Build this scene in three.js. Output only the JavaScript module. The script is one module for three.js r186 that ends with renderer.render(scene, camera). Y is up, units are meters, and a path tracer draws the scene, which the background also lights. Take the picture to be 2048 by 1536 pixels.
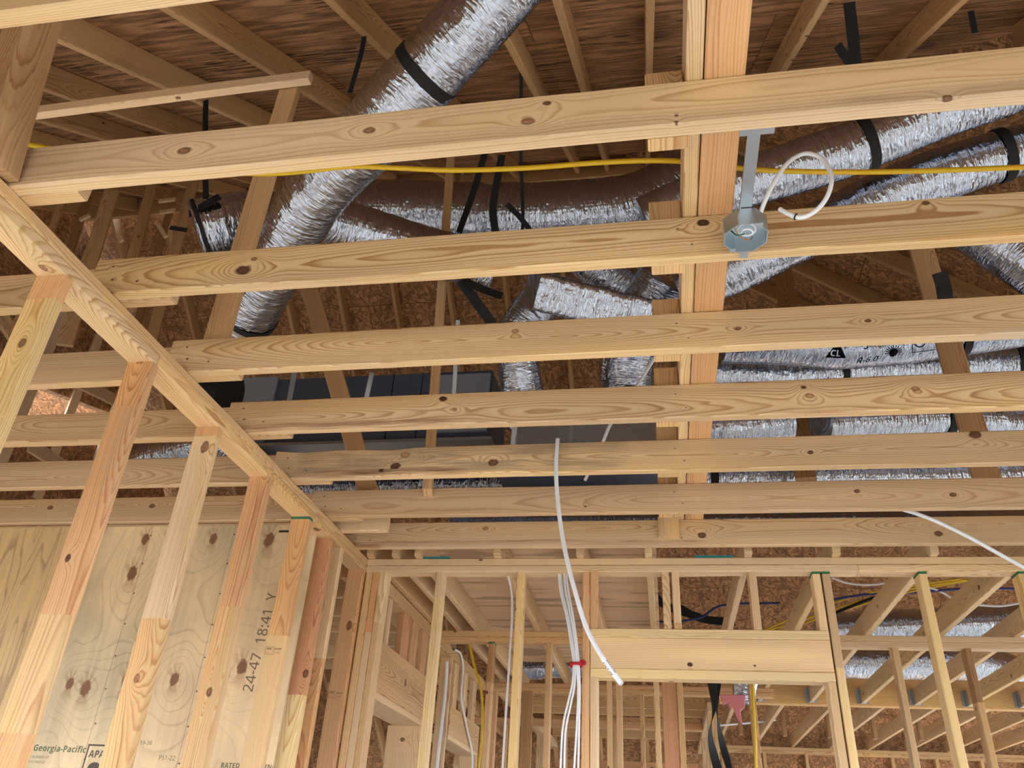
import * as THREE from 'three';
import { mergeGeometries } from 'three/addons/utils/BufferGeometryUtils.js';

// ───────── camera, sky, sun, exposure ─────────
const scene = new THREE.Scene();
const renderer = new THREE.WebGLRenderer({ antialias: true });
renderer.toneMapping = THREE.LinearToneMapping;
renderer.toneMappingExposure = 1.88;
renderer.shadowMap.enabled = true;
const camera = new THREE.PerspectiveCamera(51.23, 4 / 3, 0.03, 200);
camera.position.set(0, 1.434, 0);
camera.rotation.set(0.538, 0.198, 0.061, 'YXZ');

{ // hazy bright sky, the same all round
  const w = 64, h = 64, d = new Float32Array(w * h * 4);
  for (let j = 0; j < h; j++) for (let i = 0; i < w; i++) {
    const el = Math.max(0, ((j + 0.5) / h - 0.5) * 2), t = Math.pow(1 - el, 3), o = (j * w + i) * 4;
    d[o] = 0.62 + 0.55 * t; d[o + 1] = 0.84 + 0.43 * t; d[o + 2] = 1.22 + 0.22 * t; d[o + 3] = 1;
  }
  const sky = new THREE.DataTexture(d, w, h, THREE.RGBAFormat, THREE.FloatType);
  sky.mapping = THREE.EquirectangularReflectionMapping; sky.magFilter = THREE.LinearFilter; sky.needsUpdate = true;
  scene.background = sky; scene.environment = sky;
  scene.backgroundIntensity = scene.environmentIntensity = 4.6;
}
const sun = new THREE.DirectionalLight(new THREE.Color(1.0, 0.96, 0.91), 17);
sun.position.set(11, 7.2, 13); sun.target.position.set(0, 0, -3); scene.add(sun, sun.target);
sun.castShadow = true; sun.shadow.mapSize.set(2048, 2048);
Object.assign(sun.shadow.camera, { left: -18, right: 18, top: 18, bottom: -18, near: 1, far: 60 });

// ───────── seeded random and noise ─────────
function rng(seed) { let a = seed >>> 0; return () => { a = (a + 0x6d2b79f5) | 0; let t = Math.imul(a ^ (a >>> 15), 1 | a); t = (t + Math.imul(t ^ (t >>> 7), 61 | t)) ^ t; return ((t ^ (t >>> 14)) >>> 0) / 4294967296; }; }
const R = rng(77);
const rr = (a, b) => a + (b - a) * R();
function hash(x, y, s) { let h = Math.imul(x, 374761393) + Math.imul(y, 668265263) + Math.imul(s, 974634777); h = Math.imul(h ^ (h >>> 13), 1274126177); return ((h ^ (h >>> 16)) >>> 0) / 4294967296; }
function noise(x, y, s = 0, px = 0, py = 0) { // value noise in 0..1, periodic when px, py are given
  let xi = Math.floor(x), yi = Math.floor(y); const fx = x - xi, fy = y - yi, u = fx * fx * (3 - 2 * fx), v = fy * fy * (3 - 2 * fy);
  let x1 = xi + 1, y1 = yi + 1;
  if (px) { xi = ((xi % px) + px) % px; x1 = ((x1 % px) + px) % px; }
  if (py) { yi = ((yi % py) + py) % py; y1 = ((y1 % py) + py) % py; }
  const a = hash(xi, yi, s), b = hash(x1, yi, s), c = hash(xi, y1, s), d = hash(x1, y1, s);
  return a + (b - a) * u + (c - a) * v + (a - b - c + d) * u * v;
}
const fbm = (x, y, s, n = 3) => { let t = 0, a = 0.5; for (let i = 0; i < n; i++) { t += a * noise(x, y, s + i * 17); x *= 2.03; y *= 2.03; a *= 0.5; } return t / (1 - Math.pow(0.5, n)); };
const clamp = (x, a = 0, b = 1) => Math.min(b, Math.max(a, x));
const sstep = (a, b, x) => { const t = clamp((x - a) / (b - a)); return t * t * (3 - 2 * t); };

// ───────── textures ─────────
function dataTex(w, h, fn, srgb = true) {
  const d = new Uint8Array(w * h * 4), c = [0, 0, 0];
  for (let j = 0; j < h; j++) for (let i = 0; i < w; i++) { fn(i, j, c); const o = (j * w + i) * 4; d[o] = clamp(c[0], 0, 255); d[o + 1] = clamp(c[1], 0, 255); d[o + 2] = clamp(c[2], 0, 255); d[o + 3] = 255; }
  const t = new THREE.DataTexture(d, w, h); if (srgb) t.colorSpace = THREE.SRGBColorSpace;
  t.wrapS = t.wrapT = THREE.MirroredRepeatWrapping; t.magFilter = THREE.LinearFilter; t.minFilter = THREE.LinearMipmapLinearFilter; t.generateMipmaps = true; t.needsUpdate = true; return t;
}
const VR = 0.18; // every wood texture spans 0.18 m across the grain
// sawn pine: rings of a trunk cut by the board's plane; knots [u, v, size, darkness]; stains [u0, u1, v0, v1, strength, r, g, b]
function pine(seed, len, W, H, o = {}) {
  const L = o.light ?? [216, 188, 150], D = o.dark ?? [166, 122, 80], sp = (o.ring ?? 0.0085) * 0.68, con = (o.contrast ?? 0.75) * 1.08;
  const knots = o.knots ?? [], stains = o.stains ?? [], d0 = o.depth ?? 0.035, wob = o.wobble ?? 0.05, c0 = o.centre ?? 0.07;
  return dataTex(W, H, (i, j, c) => {
    const u = (i / W) * len, v = (j / H) * VR;
    let kn = 0, kd = 0, kr = 0, bump = 0;
    for (const [ku, kv, ks, dk] of knots) {
      const du = (u - ku) / 1.35, dv = v - kv, r = Math.sqrt(du * du + dv * dv) / ks;
      if (r < 9) bump += 1.9 * ks * Math.exp(-r * r * 0.09);
      const e = r + 0.25 * (noise(u * 90, v * 90, seed + 5) - 0.5);
      if (e < 1.35) { const m = sstep(1.3, 0.75, e); if (m > kn) { kn = m; kd = dk; kr = e; } }
    }
    const dep = d0 + wob * (noise(u * 0.9, 0.3, seed) - 0.5) * 2 + 0.022 * (noise(u * 3.1, 0.7, seed + 1) - 0.5);
    const cc = c0 + 0.05 * (noise(u * 0.5, 4.2, seed + 2) - 0.5);
    const r = Math.sqrt((v - cc) * (v - cc) * 0.8 + dep * dep * 1.6) + 0.0035 * (noise(u * 2.5, v * 45, seed + 3) - 0.5) - bump + 0.002 * noise(u * 9, v * 90, seed + 9);
    const ph = r / sp + 50, k = Math.floor(ph), fr = ph - k, bw = 0.35 + 0.65 * hash(k, 3, seed);
    const late = (0.35 * sstep(0.1, 0.8, fr) + 0.65 * sstep(0.55, 0.85, fr)) * (1 - sstep(0.88, 1.0, fr)) * bw;
    const fib = noise(u * 28, v * 1500, seed + 11) - 0.5, broad = noise(u * 1.3, v * 14, seed + 12) - 0.5, fine = noise(u * 240, v * 700, seed + 13) - 0.5;
    const mix = clamp(late * con + 0.10 * fib + 0.06 * fine, 0, 1), g = 1 + 0.13 * broad + 0.045 * fib;
    for (let q = 0; q < 3; q++) c[q] = (L[q] + (D[q] - L[q]) * mix) * g - (q === 0 ? -2 : q === 1 ? 2 : 9) * sstep(0.45, 0.75, noise(u * 0.7, v * 6, seed + 31));
    for (const [u0, u1, v0, v1, s, a, b, e] of stains) {
      const m = sstep(u0 - 0.04, u0 + 0.06, u) * sstep(u1 + 0.06, u1 - 0.06, u) * sstep(v0 - 0.006, v0 + 0.006, v) * sstep(v1 + 0.006, v1 - 0.006, v);
      if (m > 0) { const t = m * s * sstep(0.25, 0.7, 0.5 * fbm(u * 7, v * 170, seed + 21, 4) + 0.5 * fbm(u * 5, v * 30, seed + 27, 3)); c[0] += (a - c[0]) * t; c[1] += (b - c[1]) * t; c[2] += (e - c[2]) * t; }
    }
    if (kn > 0) {
      const ring = 0.5 + 0.5 * Math.sin(kr * 14 + 3 * noise(u * 60, v * 60, seed + 6)), t = kn * (0.55 + 0.45 * kd), z = 1 - 0.35 * kd * ring;
      const e = kr > 0.72 ? 0.55 : 1;
      const gr = 0.75 + 0.5 * noise(u * 160, v * 160, seed + 8); c[0] += ((164 - 76 * kd) * z * e * gr - c[0]) * t; c[1] += ((106 - 56 * kd) * z * e * gr - c[1]) * t; c[2] += ((66 - 34 * kd) * z * e * gr - c[2]) * t;
    }
  });
}
// a pool for the boards of the frame
const poolOpt = [
  { knots: [[0.42, 0.05, 0.011, 0.5], [1.5, 0.1, 0.014, 0.35]], depth: 0.03 }, { ring: 0.006, depth: 0.06, wobble: 0.03, centre: 0.02, knots: [[1.1, 0.04, 0.008, 0.7]] },
  { depth: 0.02, wobble: 0.07, contrast: 0.9, knots: [[0.8, 0.08, 0.013, 0.6], [1.95, 0.045, 0.01, 0.3]] }, { ring: 0.007, depth: 0.09, wobble: 0.02, centre: -0.03, contrast: 0.55, knots: [[0.3, 0.12, 0.009, 0.4]] },
  { depth: 0.025, wobble: 0.06, centre: 0.1, knots: [[1.3, 0.06, 0.016, 0.45], [0.2, 0.03, 0.008, 0.8]] }, { ring: 0.011, depth: 0.04, wobble: 0.08, contrast: 0.65 },
  { ring: 0.0055, depth: 0.12, wobble: 0.03, centre: 0.2, contrast: 0.5, knots: [[0.9, 0.03, 0.007, 0.5], [1.7, 0.07, 0.009, 0.5]] }, { ring: 0.009, depth: 0.015, wobble: 0.05, centre: 0.05, contrast: 0.85, knots: [[2.1, 0.05, 0.012, 0.55]] },
];
const pool = poolOpt.map((o, i) => pine(100 + i * 31, 2.4, 2048, 192, o));
const matCache = new Map();
function tone(map, rgb, rough = 0.72, id = '') { const k = map.uuid + rgb.join() + rough + id; if (!matCache.has(k)) matCache.set(k, new THREE.MeshStandardMaterial({ map, color: new THREE.Color(...rgb), roughness: rough, bumpMap: map, bumpScale: 0.0006 })); return matCache.get(k); }
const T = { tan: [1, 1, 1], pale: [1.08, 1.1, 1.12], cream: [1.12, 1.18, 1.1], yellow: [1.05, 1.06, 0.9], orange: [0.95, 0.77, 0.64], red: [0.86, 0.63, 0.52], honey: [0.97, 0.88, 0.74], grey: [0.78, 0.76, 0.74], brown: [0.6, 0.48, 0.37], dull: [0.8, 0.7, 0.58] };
const wood = (i, t = 'tan') => tone(pool[((i % 8) + 8) % 8], T[t]);

// ───────── helpers: names, tags, boards ─────────
const used = new Map();
function numbered(name) { const n = used.get(name) ?? 0; used.set(name, n + 1); return n ? name + '_' + String(n).padStart(3, '0') : name; }
function tag(o, label, category, group) { o.userData.label = label; o.userData.category = category; if (group) o.userData.group = group; return o; }
function put(o, name, parent) { o.name = parent ? name : numbered(name); (parent ?? scene).add(o); o.traverse((m) => { if (m.isMesh) { m.castShadow = true; m.receiveShadow = true; } }); return o; }
const shadowed = (m) => { m.castShadow = m.receiveShadow = true; return m; };
function part(parent, name, geo, mat) { const m = shadowed(new THREE.Mesh(geo, mat)); const c = parent.children.filter((k) => k.userData.kindName === name).length; m.name = c ? name + '_' + String(c).padStart(3, '0') : name; parent.add(m); m.userData.kindName = name; return m; }
function thing(name, label, category, pos = [0, 0, 0], group) { const g = new THREE.Group(); g.name = numbered(name); g.position.set(...pos); scene.add(g); return tag(g, label, category, group); }
function struct(name, geo, mat) { const m = shadowed(new THREE.Mesh(geo, mat)); m.name = numbered(name); m.userData.kind = 'structure'; scene.add(m); return m; }
const V = (a) => new THREE.Vector3(...a);

// a sawn board along local x: width W in y, thickness T in z, eased edges, slightly uneven
function boardGeo(L, W, Th, o = {}) {
  const c = Math.min(0.0035, Th * 0.12), hw = W / 2, ht = Th / 2, segs = o.segs ?? (L > 1 ? 10 : 3), TL = o.texLen ?? 2.4;
  const sc = Math.min(1, (VR - 0.004) / (W + Th)) / VR, vo = o.vo ?? 0, uo = o.uo ?? R() * 2.4;
  // the outline seen from +x; v runs on from the wide front face to the lower edge
  const P = [[hw - c, ht, 0], [-hw + c, ht, W], [-hw, ht - c, W], [-hw, -ht + c, W + Th], [-hw + c, -ht, W + Th], [hw - c, -ht, Th], [hw, -ht + c, Th], [hw, ht - c, 0]];
  const faces = [[0, 1], [1, 2], [2, 3], [3, 4], [4, 5], [5, 6], [6, 7], [7, 0]];
  const pos = [], uv = [], idx = [], s = Math.floor(R() * 9999), amp = o.amp ?? 0.0012, wane = o.wane ?? [];
  const at = (i, k) => {
    const t = i / segs, x = (t - 0.5) * L; let y = P[k][0], z = P[k][1];
    const e = amp * 2 * (noise(x * 2.3 + 40, k >> 1, s) - 0.5); if (i && i < segs) { y += e; z += 0.5 * e; }
    for (const [a, b, depth, side, back] of wane) { // an edge left rough by the bark
      if (t > a && t < b && (side > 0 ? P[k][0] > hw * 0.8 : P[k][0] < -hw * 0.8) && (back || P[k][1] > 0)) { const m = Math.min(1, 6 * Math.min((t - a), (b - t)) / (b - a)) * depth * (0.4 + 0.8 * noise(t * segs * 0.5, 9, s)); y -= side * m; if (!back) z -= m * 0.35; }
    }
    return [x, y, z];
  };
  faces.forEach(([a, b]) => {
    const base = pos.length / 3, va = P[a][2], vb = a === 7 ? 0 : P[b][2];
    for (let i = 0; i <= segs; i++) for (const [k, vv] of [[a, va], [b, vb]]) { pos.push(...at(i, k)); uv.push(((i / segs) * L + uo) / TL, vv * sc + vo); }
    for (let i = 0; i < segs; i++) { const q = base + i * 2; idx.push(q, q + 1, q + 2, q + 1, q + 3, q + 2); }
  });
  for (const i of [0, segs]) {
    const base = pos.length / 3;
    for (let k = 0; k < 8; k++) { const p = at(i, k); pos.push(...p); uv.push((uo + 0.02 + (p[2] + ht) * 0.25) / TL, ((hw - p[1]) * 0.8 + 0.01) * sc); }
    for (let k = 1; k < 7; k++) i ? idx.push(base, base + k, base + k + 1) : idx.push(base, base + k + 1, base + k);
  }
  const g = new THREE.BufferGeometry(); g.setAttribute('position', new THREE.Float32BufferAttribute(pos, 3)); g.setAttribute('uv', new THREE.Float32BufferAttribute(uv, 2)); g.setIndex(idx);
  const f = g.toNonIndexed(); f.computeVertexNormals(); return f;
}
// a board from A to B whose wide face looks along n
function orient(m, A, B, n) {
  const x = V(B).sub(V(A)), L = x.length(); x.normalize(); const z = V(n); z.addScaledVector(x, -z.dot(x)).normalize(); const y = z.clone().cross(x);
  m.quaternion.setFromRotationMatrix(new THREE.Matrix4().makeBasis(x, y, z)); m.position.copy(V(A)).addScaledVector(x, L / 2); return L;
}
let woodTurn = 0;
function member(name, label, cat, A, B, W, Th, n, mat, o = {}) {
  const m = new THREE.Mesh(undefined, mat ?? wood(woodTurn++)); const L = orient(m, A, B, n); m.geometry = boardGeo(L, W, Th, o);
  put(m, name); return tag(m, label, cat, o.group);
}
// an axis-aligned board given by its box; the long axis is found by itself and the wide face is the visible one
function box(name, label, cat, x0, x1, y0, y1, z0, z1, mat, o = {}) {
  const d = [x1 - x0, y1 - y0, z0 - z1], c = [(x0 + x1) / 2, (y0 + y1) / 2, (z0 + z1) / 2], ax = d.indexOf(Math.max(...d));
  const A = [...c], B = [...c]; A[ax] -= d[ax] / 2; B[ax] += d[ax] / 2;
  const [p, q] = [0, 1, 2].filter((k) => k !== ax), th = d[p] < d[q] ? p : q, n = [0, 0, 0]; n[th] = th === 1 ? -1 : th === 0 ? (c[0] < 0 ? 1 : -1) : 1;
  return member(name, label, cat, A, B, Math.max(d[p], d[q]), Math.min(d[p], d[q]), n, mat, o);
}
// a finger-jointed stud: lengths of different wood glued end to end, each a part; fractions run from the top down
function stud(label, x0, x1, z0, z1, yTop, cuts, o = {}) {
  const g = thing(o.name ?? 'wall_stud', label, 'stud', [(x0 + x1) / 2, o.y0 ?? 0.038, (z0 + z1) / 2], o.group);
  const H = yTop - (o.y0 ?? 0.038), W = Math.max(x1 - x0, z0 - z1), Th = Math.min(x1 - x0, z0 - z1), n = x1 - x0 > z0 - z1 ? [0, 0, 1] : [x0 < 0 ? 1 : -1, 0, 0];
  let t = 0;
  for (const [f, k, tn, wn] of cuts) {
    const a = H * (1 - t), b = H * (1 - f), m = new THREE.Mesh(undefined, wood(k, tn)); orient(m, [0, b, 0], [0, a, 0], n);
    m.geometry = boardGeo(a - b, W, Th, { segs: Math.max(3, Math.round((a - b) * 14)), wane: wn ?? [], amp: 0.0009 }); part(g, 'stud_segment', m.geometry, m.material).quaternion.copy(m.quaternion); g.children.at(-1).position.copy(m.position); t = f;
  }
  if (o.green) { const e = part(g, 'paint_band', new THREE.BoxGeometry(x1 - x0 + 0.0015, 0.012, z0 - z1 + 0.0015), M.green); e.position.y = H - 0.006; e.userData.label = 'green painted end band'; }
  return g;
}

// ───────── plain materials ─────────
const M = {};
M.green = new THREE.MeshStandardMaterial({ color: 0x2f6b4a, roughness: 0.8 });
M.black = new THREE.MeshStandardMaterial({ color: 0x0d0d10, roughness: 0.85 });
M.strap = new THREE.MeshStandardMaterial({ color: 0x101014, roughness: 0.75 });
M.white = new THREE.MeshStandardMaterial({ color: 0xdfe3ea, roughness: 0.45 });
M.yellow = new THREE.MeshStandardMaterial({ color: 0xd8b21c, roughness: 0.45 });
M.blue = new THREE.MeshStandardMaterial({ color: 0x20306e, roughness: 0.45 });
M.redtie = new THREE.MeshStandardMaterial({ color: 0xb01c2a, roughness: 0.6 });
M.teal = new THREE.MeshStandardMaterial({ color: 0x1c7d80, roughness: 0.5 });
M.steel = new THREE.MeshStandardMaterial({ color: 0xc3d0d8, roughness: 0.45, metalness: 1 });
M.galv = new THREE.MeshStandardMaterial({ color: 0xb4bcc4, roughness: 0.4, metalness: 1 });
M.slate = new THREE.MeshStandardMaterial({ color: 0x4a5568, roughness: 0.5 });
M.slateLight = new THREE.MeshStandardMaterial({ color: 0x8a93a0, roughness: 0.5 });
M.pink = new THREE.MeshStandardMaterial({ color: 0xd98a95, roughness: 0.95 });
M.copper = new THREE.MeshStandardMaterial({ color: 0xc87941, roughness: 0.3, metalness: 1 });
M.panelBlue = new THREE.MeshStandardMaterial({ color: 0x9db4c8, roughness: 0.5 });
// crinkled foil: wrinkles run mostly round the duct
const foilBump = (() => { const S = 512; const t = dataTex(S, S, (i, j, c) => {
  const x = i / S, y = j / S; let h = 0, a = 1;
  for (const [fx, fy, w] of [[26, 5, 1], [52, 9, 0.7], [20, 20, 0.55], [90, 22, 0.35]]) { const wx = x * fx + 1.2 * (noise(x * 8, y * 8, 61, 8, 8) - 0.5), n = noise(wx, y * fy, 70 + fx, fx, fy); h += w * (1 - Math.abs(2 * n - 1)); a += w; }
  const g = 255 * h / (a - 1); c[0] = c[1] = c[2] = g; }, false); t.wrapS = t.wrapT = THREE.RepeatWrapping; return t; })();
M.foil = new THREE.MeshStandardMaterial({ color: new THREE.Color(0.53, 0.59, 0.71), metalness: 1, roughness: 0.19, bumpMap: foilBump, bumpScale: 0.008 });
// roof plywood: dark streaky veneer; OSB: pressed flakes
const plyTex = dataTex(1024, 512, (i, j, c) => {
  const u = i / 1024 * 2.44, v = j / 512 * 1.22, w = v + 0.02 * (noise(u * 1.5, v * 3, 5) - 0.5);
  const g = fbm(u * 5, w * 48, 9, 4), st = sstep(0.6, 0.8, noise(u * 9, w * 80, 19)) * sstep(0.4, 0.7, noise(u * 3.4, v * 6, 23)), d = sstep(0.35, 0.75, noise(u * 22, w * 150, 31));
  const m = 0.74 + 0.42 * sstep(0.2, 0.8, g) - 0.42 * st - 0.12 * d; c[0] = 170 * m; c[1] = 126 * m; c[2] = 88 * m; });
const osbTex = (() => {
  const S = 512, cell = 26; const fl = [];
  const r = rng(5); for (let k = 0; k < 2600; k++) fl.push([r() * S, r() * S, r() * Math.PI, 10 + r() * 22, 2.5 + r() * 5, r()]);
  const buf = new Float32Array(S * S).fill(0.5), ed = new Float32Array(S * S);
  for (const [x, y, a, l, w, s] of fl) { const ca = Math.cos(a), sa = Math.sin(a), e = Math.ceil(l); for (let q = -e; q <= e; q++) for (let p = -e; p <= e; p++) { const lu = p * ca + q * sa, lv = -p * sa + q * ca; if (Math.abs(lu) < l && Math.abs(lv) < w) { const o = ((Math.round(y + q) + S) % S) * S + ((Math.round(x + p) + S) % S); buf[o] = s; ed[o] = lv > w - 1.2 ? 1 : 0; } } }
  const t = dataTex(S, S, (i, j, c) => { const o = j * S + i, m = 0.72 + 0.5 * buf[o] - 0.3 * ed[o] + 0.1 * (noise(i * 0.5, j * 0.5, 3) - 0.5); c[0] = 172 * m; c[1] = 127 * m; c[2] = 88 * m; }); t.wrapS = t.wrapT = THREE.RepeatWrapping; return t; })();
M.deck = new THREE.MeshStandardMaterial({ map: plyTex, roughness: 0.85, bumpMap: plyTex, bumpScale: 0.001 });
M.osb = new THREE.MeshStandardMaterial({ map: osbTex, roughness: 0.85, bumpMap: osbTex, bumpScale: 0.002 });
const paleTex = dataTex(512, 256, (i, j, c) => { const u = i / 512 * 2.44, v = j / 256 * 1.22, g = fbm(u * 2, v * 14, 51, 3), st = sstep(0.72, 0.9, noise(u * 3, v * 22, 55)); const m = 0.92 + 0.14 * g - 0.2 * st; c[0] = 224 * m; c[1] = 192 * m; c[2] = 158 * m; });
M.palePly = new THREE.MeshStandardMaterial({ map: paleTex, roughness: 0.85 });
const slabTex = dataTex(512, 512, (i, j, c) => { const g = 0.86 + 0.2 * fbm(i / 40, j / 40, 3, 4) + 0.1 * (noise(i * 0.7, j * 0.7, 8) - 0.5); c[0] = 142 * g; c[1] = 139 * g; c[2] = 134 * g; });
M.slab = new THREE.MeshStandardMaterial({ map: slabTex, roughness: 0.9 });
const soilTex = dataTex(512, 512, (i, j, c) => { const g = 0.75 + 0.4 * fbm(i / 25, j / 25, 13, 4); c[0] = 116 * g; c[1] = 110 * g; c[2] = 92 * g; });
M.soil = new THREE.MeshStandardMaterial({ map: soilTex, roughness: 1 });
function boxUV(w, h, d, su, sv, ou = 0, ov = 0) { // a box whose uv is in metres / su, sv; the grain runs along x
  const g = new THREE.BoxGeometry(w, h, d), p = g.attributes.position, n = g.attributes.normal, uv = g.attributes.uv;
  for (let i = 0; i < p.count; i++) { const nx = Math.abs(n.getX(i)), ny = Math.abs(n.getY(i)); const a = nx > 0.5 ? p.getZ(i) : p.getX(i), b = ny > 0.5 ? p.getZ(i) : p.getY(i); uv.setXY(i, a / su + ou, b / sv + ov); }
  return g;
}

// ───────── ground, slab ─────────
{ const g = boxUV(120, 0.1, 120, 3, 3); g.translate(0, -0.2, -5); struct('ground', g, M.soil); }
{ const g = boxUV(11.6, 0.15, 12.4, 2.5, 2.5); g.translate(-0.4, -0.075, -5.4); struct('floor', g, M.slab); }

// ───────── roof: rafters under sheathing panels ─────────
// front slope rises away from the camera, back slope falls behind the ridge, a hip falls to the right
const slopeF = (z) => 2.98 - 0.75 * z, slopeB = (z) => 2.98 + 0.75 * (z + 11.1), hipX = (x) => 7.0 - 0.75 * x;
const RK = Math.hypot(1, 0.75), nF = [0, 1 / RK, 0.75 / RK], nB = [0, 1 / RK, -0.75 / RK], nH = [0.75 / RK, 1 / RK, 0];
const off = (P, n, d) => [P[0] + n[0] * d, P[1] + n[1] * d, P[2] + n[2] * d];
const ridgeZ = -5.55;
const ordinal = ['first', 'second', 'third', 'fourth', 'fifth', 'sixth', 'seventh', 'eighth', 'ninth', 'tenth', 'eleventh', 'twelfth', 'thirteenth', 'fourteenth', 'fifteenth', 'sixteenth'];
{
  const xs = [-5.9, -5.3, -4.65, -4.05, -3.47, -3.0, -2.44, -1.83, -1.2, -0.61, -0.33, 0.05, 0.8, 1.43, 2.04, 2.65, 3.25];
  const who = ['sixth from the left long board', 'fifth', 'fourth', 'third'];
  const fl = { '-5.9': 'far left roof rafter by the open gable, sixth left of the long light strip', '-5.3': 'far left roof rafter, next to the outermost one by the gable', '-4.65': 'roof rafter deep in the left attic behind the double post', '-4.05': 'roof rafter seen low beside the double post at the left', '-3.47': 'roof rafter crossing under the left end of the pale strip', '-3': 'roof rafter passing behind the middle of the pale strip', '-2.44': 'roof rafter coming down from the double post at upper left', '-1.83': 'wide roof rafter ending near the right tip of the pale strip', '-1.2': 'roof rafter with a black strap hanging left of the big duct', '-0.61': 'roof rafter coming out just right of the big foil duct', '-0.33': 'narrow roof rafter second to the right of the big foil duct', 0.05: 'roof rafter hidden mostly by the strongback', 0.8: 'roof rafter first to the right of the strongback', 1.43: 'roof rafter second to the right of the strongback, brightly edged', 2.04: 'roof rafter third to the right of the strongback', 2.65: 'roof rafter fourth to the right of the strongback', 3.25: 'roof rafter fifth to the right of the strongback' };
  xs.forEach((x, i) => { const z0 = 0.75, z1 = Math.max(ridgeZ, x > 1.45 ? -(5.36 - x) + 0.1 : ridgeZ), c = 0.07;
    member('roof_rafter', fl[x], 'rafter', off([x + 0.019, slopeF(z0), z0], nF, c), off([x + 0.019, slopeF(z1), z1], nF, c), 0.14, 0.038, [x < 0 ? 1 : -1, 0, 0], wood(i, i % 3 ? 'dull' : 'honey')); });
  const xb = [-5.6, -5.0, -4.4, -3.82, -3.22, -2.62, -2.02, -1.42, -0.82, -0.22];
  xb.forEach((x, i) => member('roof_rafter', ordinal[i] + ' rafter from the left on the far roof slope, dim brown', 'rafter', off([x, slopeB(ridgeZ), ridgeZ], nB, 0.07), off([x, slopeB(-11.7), -11.7], nB, 0.07), 0.14, 0.038, [x < 0 ? 1 : -1, 0, 0], wood(i + 3, 'dull')));
  [[-4.74, 0.5], [-5.27, 0.1], [-5.81, 0.1], [-6.34, 0.5], [-6.9, 1.1], [-7.45, 1.6]].forEach(([z, x0], i) => member('hip_rafter', ['upper right', 'right hand', 'middle', 'lower left', 'low rear', 'lowest rear'][i] + ' slanting rafter of the hip roof at right', 'rafter', off([x0, hipX(x0), z - 0.019], nH, 0.07), off([5.6, hipX(5.6), z - 0.019], nH, 0.07), 0.14, 0.038, [0, 0, 1], wood(i + 1, 'dull')));
  member('ridge_board', 'long dim ridge board at the top of the attic', 'ridge board', [-6.2, 7.19, ridgeZ], [0.1, 7.19, ridgeZ], 0.235, 0.038, [0, 0, 1], wood(3, 'dull'));
  // sheathing: every panel is a piece of its slope
  const group = (n) => { const g = new THREE.Group(); g.name = n; g.userData.kind = 'structure'; scene.add(g); return g; };
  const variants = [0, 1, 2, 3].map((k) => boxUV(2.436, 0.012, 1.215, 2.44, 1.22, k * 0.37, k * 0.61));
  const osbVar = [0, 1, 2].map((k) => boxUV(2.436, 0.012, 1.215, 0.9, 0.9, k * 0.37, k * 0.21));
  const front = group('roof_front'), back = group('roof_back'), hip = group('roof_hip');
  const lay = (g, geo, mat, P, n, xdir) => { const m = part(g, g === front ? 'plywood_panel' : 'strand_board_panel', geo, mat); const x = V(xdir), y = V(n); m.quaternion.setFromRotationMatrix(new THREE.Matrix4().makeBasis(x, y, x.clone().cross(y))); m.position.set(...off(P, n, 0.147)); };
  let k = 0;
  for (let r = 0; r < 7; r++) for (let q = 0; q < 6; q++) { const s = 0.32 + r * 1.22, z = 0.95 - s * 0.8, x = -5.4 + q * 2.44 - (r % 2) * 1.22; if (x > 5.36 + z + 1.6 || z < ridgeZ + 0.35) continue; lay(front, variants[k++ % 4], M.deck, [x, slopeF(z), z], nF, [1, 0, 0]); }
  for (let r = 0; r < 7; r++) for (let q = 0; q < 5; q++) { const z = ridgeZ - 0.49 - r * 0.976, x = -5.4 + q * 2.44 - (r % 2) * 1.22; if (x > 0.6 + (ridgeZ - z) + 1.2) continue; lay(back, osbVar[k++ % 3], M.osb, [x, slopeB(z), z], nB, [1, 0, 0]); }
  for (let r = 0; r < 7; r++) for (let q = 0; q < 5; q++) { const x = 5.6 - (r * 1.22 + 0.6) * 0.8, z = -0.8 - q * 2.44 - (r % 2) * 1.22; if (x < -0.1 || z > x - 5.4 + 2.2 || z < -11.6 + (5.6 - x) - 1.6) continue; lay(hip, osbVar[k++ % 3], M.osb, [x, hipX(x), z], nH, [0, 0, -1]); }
}

{ // unseen sheets added above the sheathing to block light leaks at its joints
  M.lightSeal = new THREE.MeshStandardMaterial({ color: 0x202224, roughness: 0.95 });
  const lightSeal = (name, P, n, xd, w, l) => { const m = struct(name, new THREE.BoxGeometry(w, 0.006, l), M.lightSeal), x = V(xd), y = V(n); m.quaternion.setFromRotationMatrix(new THREE.Matrix4().makeBasis(x, y, x.clone().cross(y))); m.position.set(...off(P, n, 0.158)); };
  const zf = (0.95 + ridgeZ) / 2, zb = (-12.1 + ridgeZ) / 2;
  lightSeal('roof_light_seal', [-0.4, slopeF(zf), zf], nF, [1, 0, 0], 12.4, (0.95 - ridgeZ) * RK + 0.02); lightSeal('roof_light_seal', [-0.4, slopeB(zb), zb], nB, [1, 0, 0], 12.4, (ridgeZ + 12.1) * RK + 0.02);
  lightSeal('roof_light_seal', [2.85, hipX(2.85), -5.55], nH, [0, 0, -1], 13.2, 6.1 * RK);
}

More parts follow.
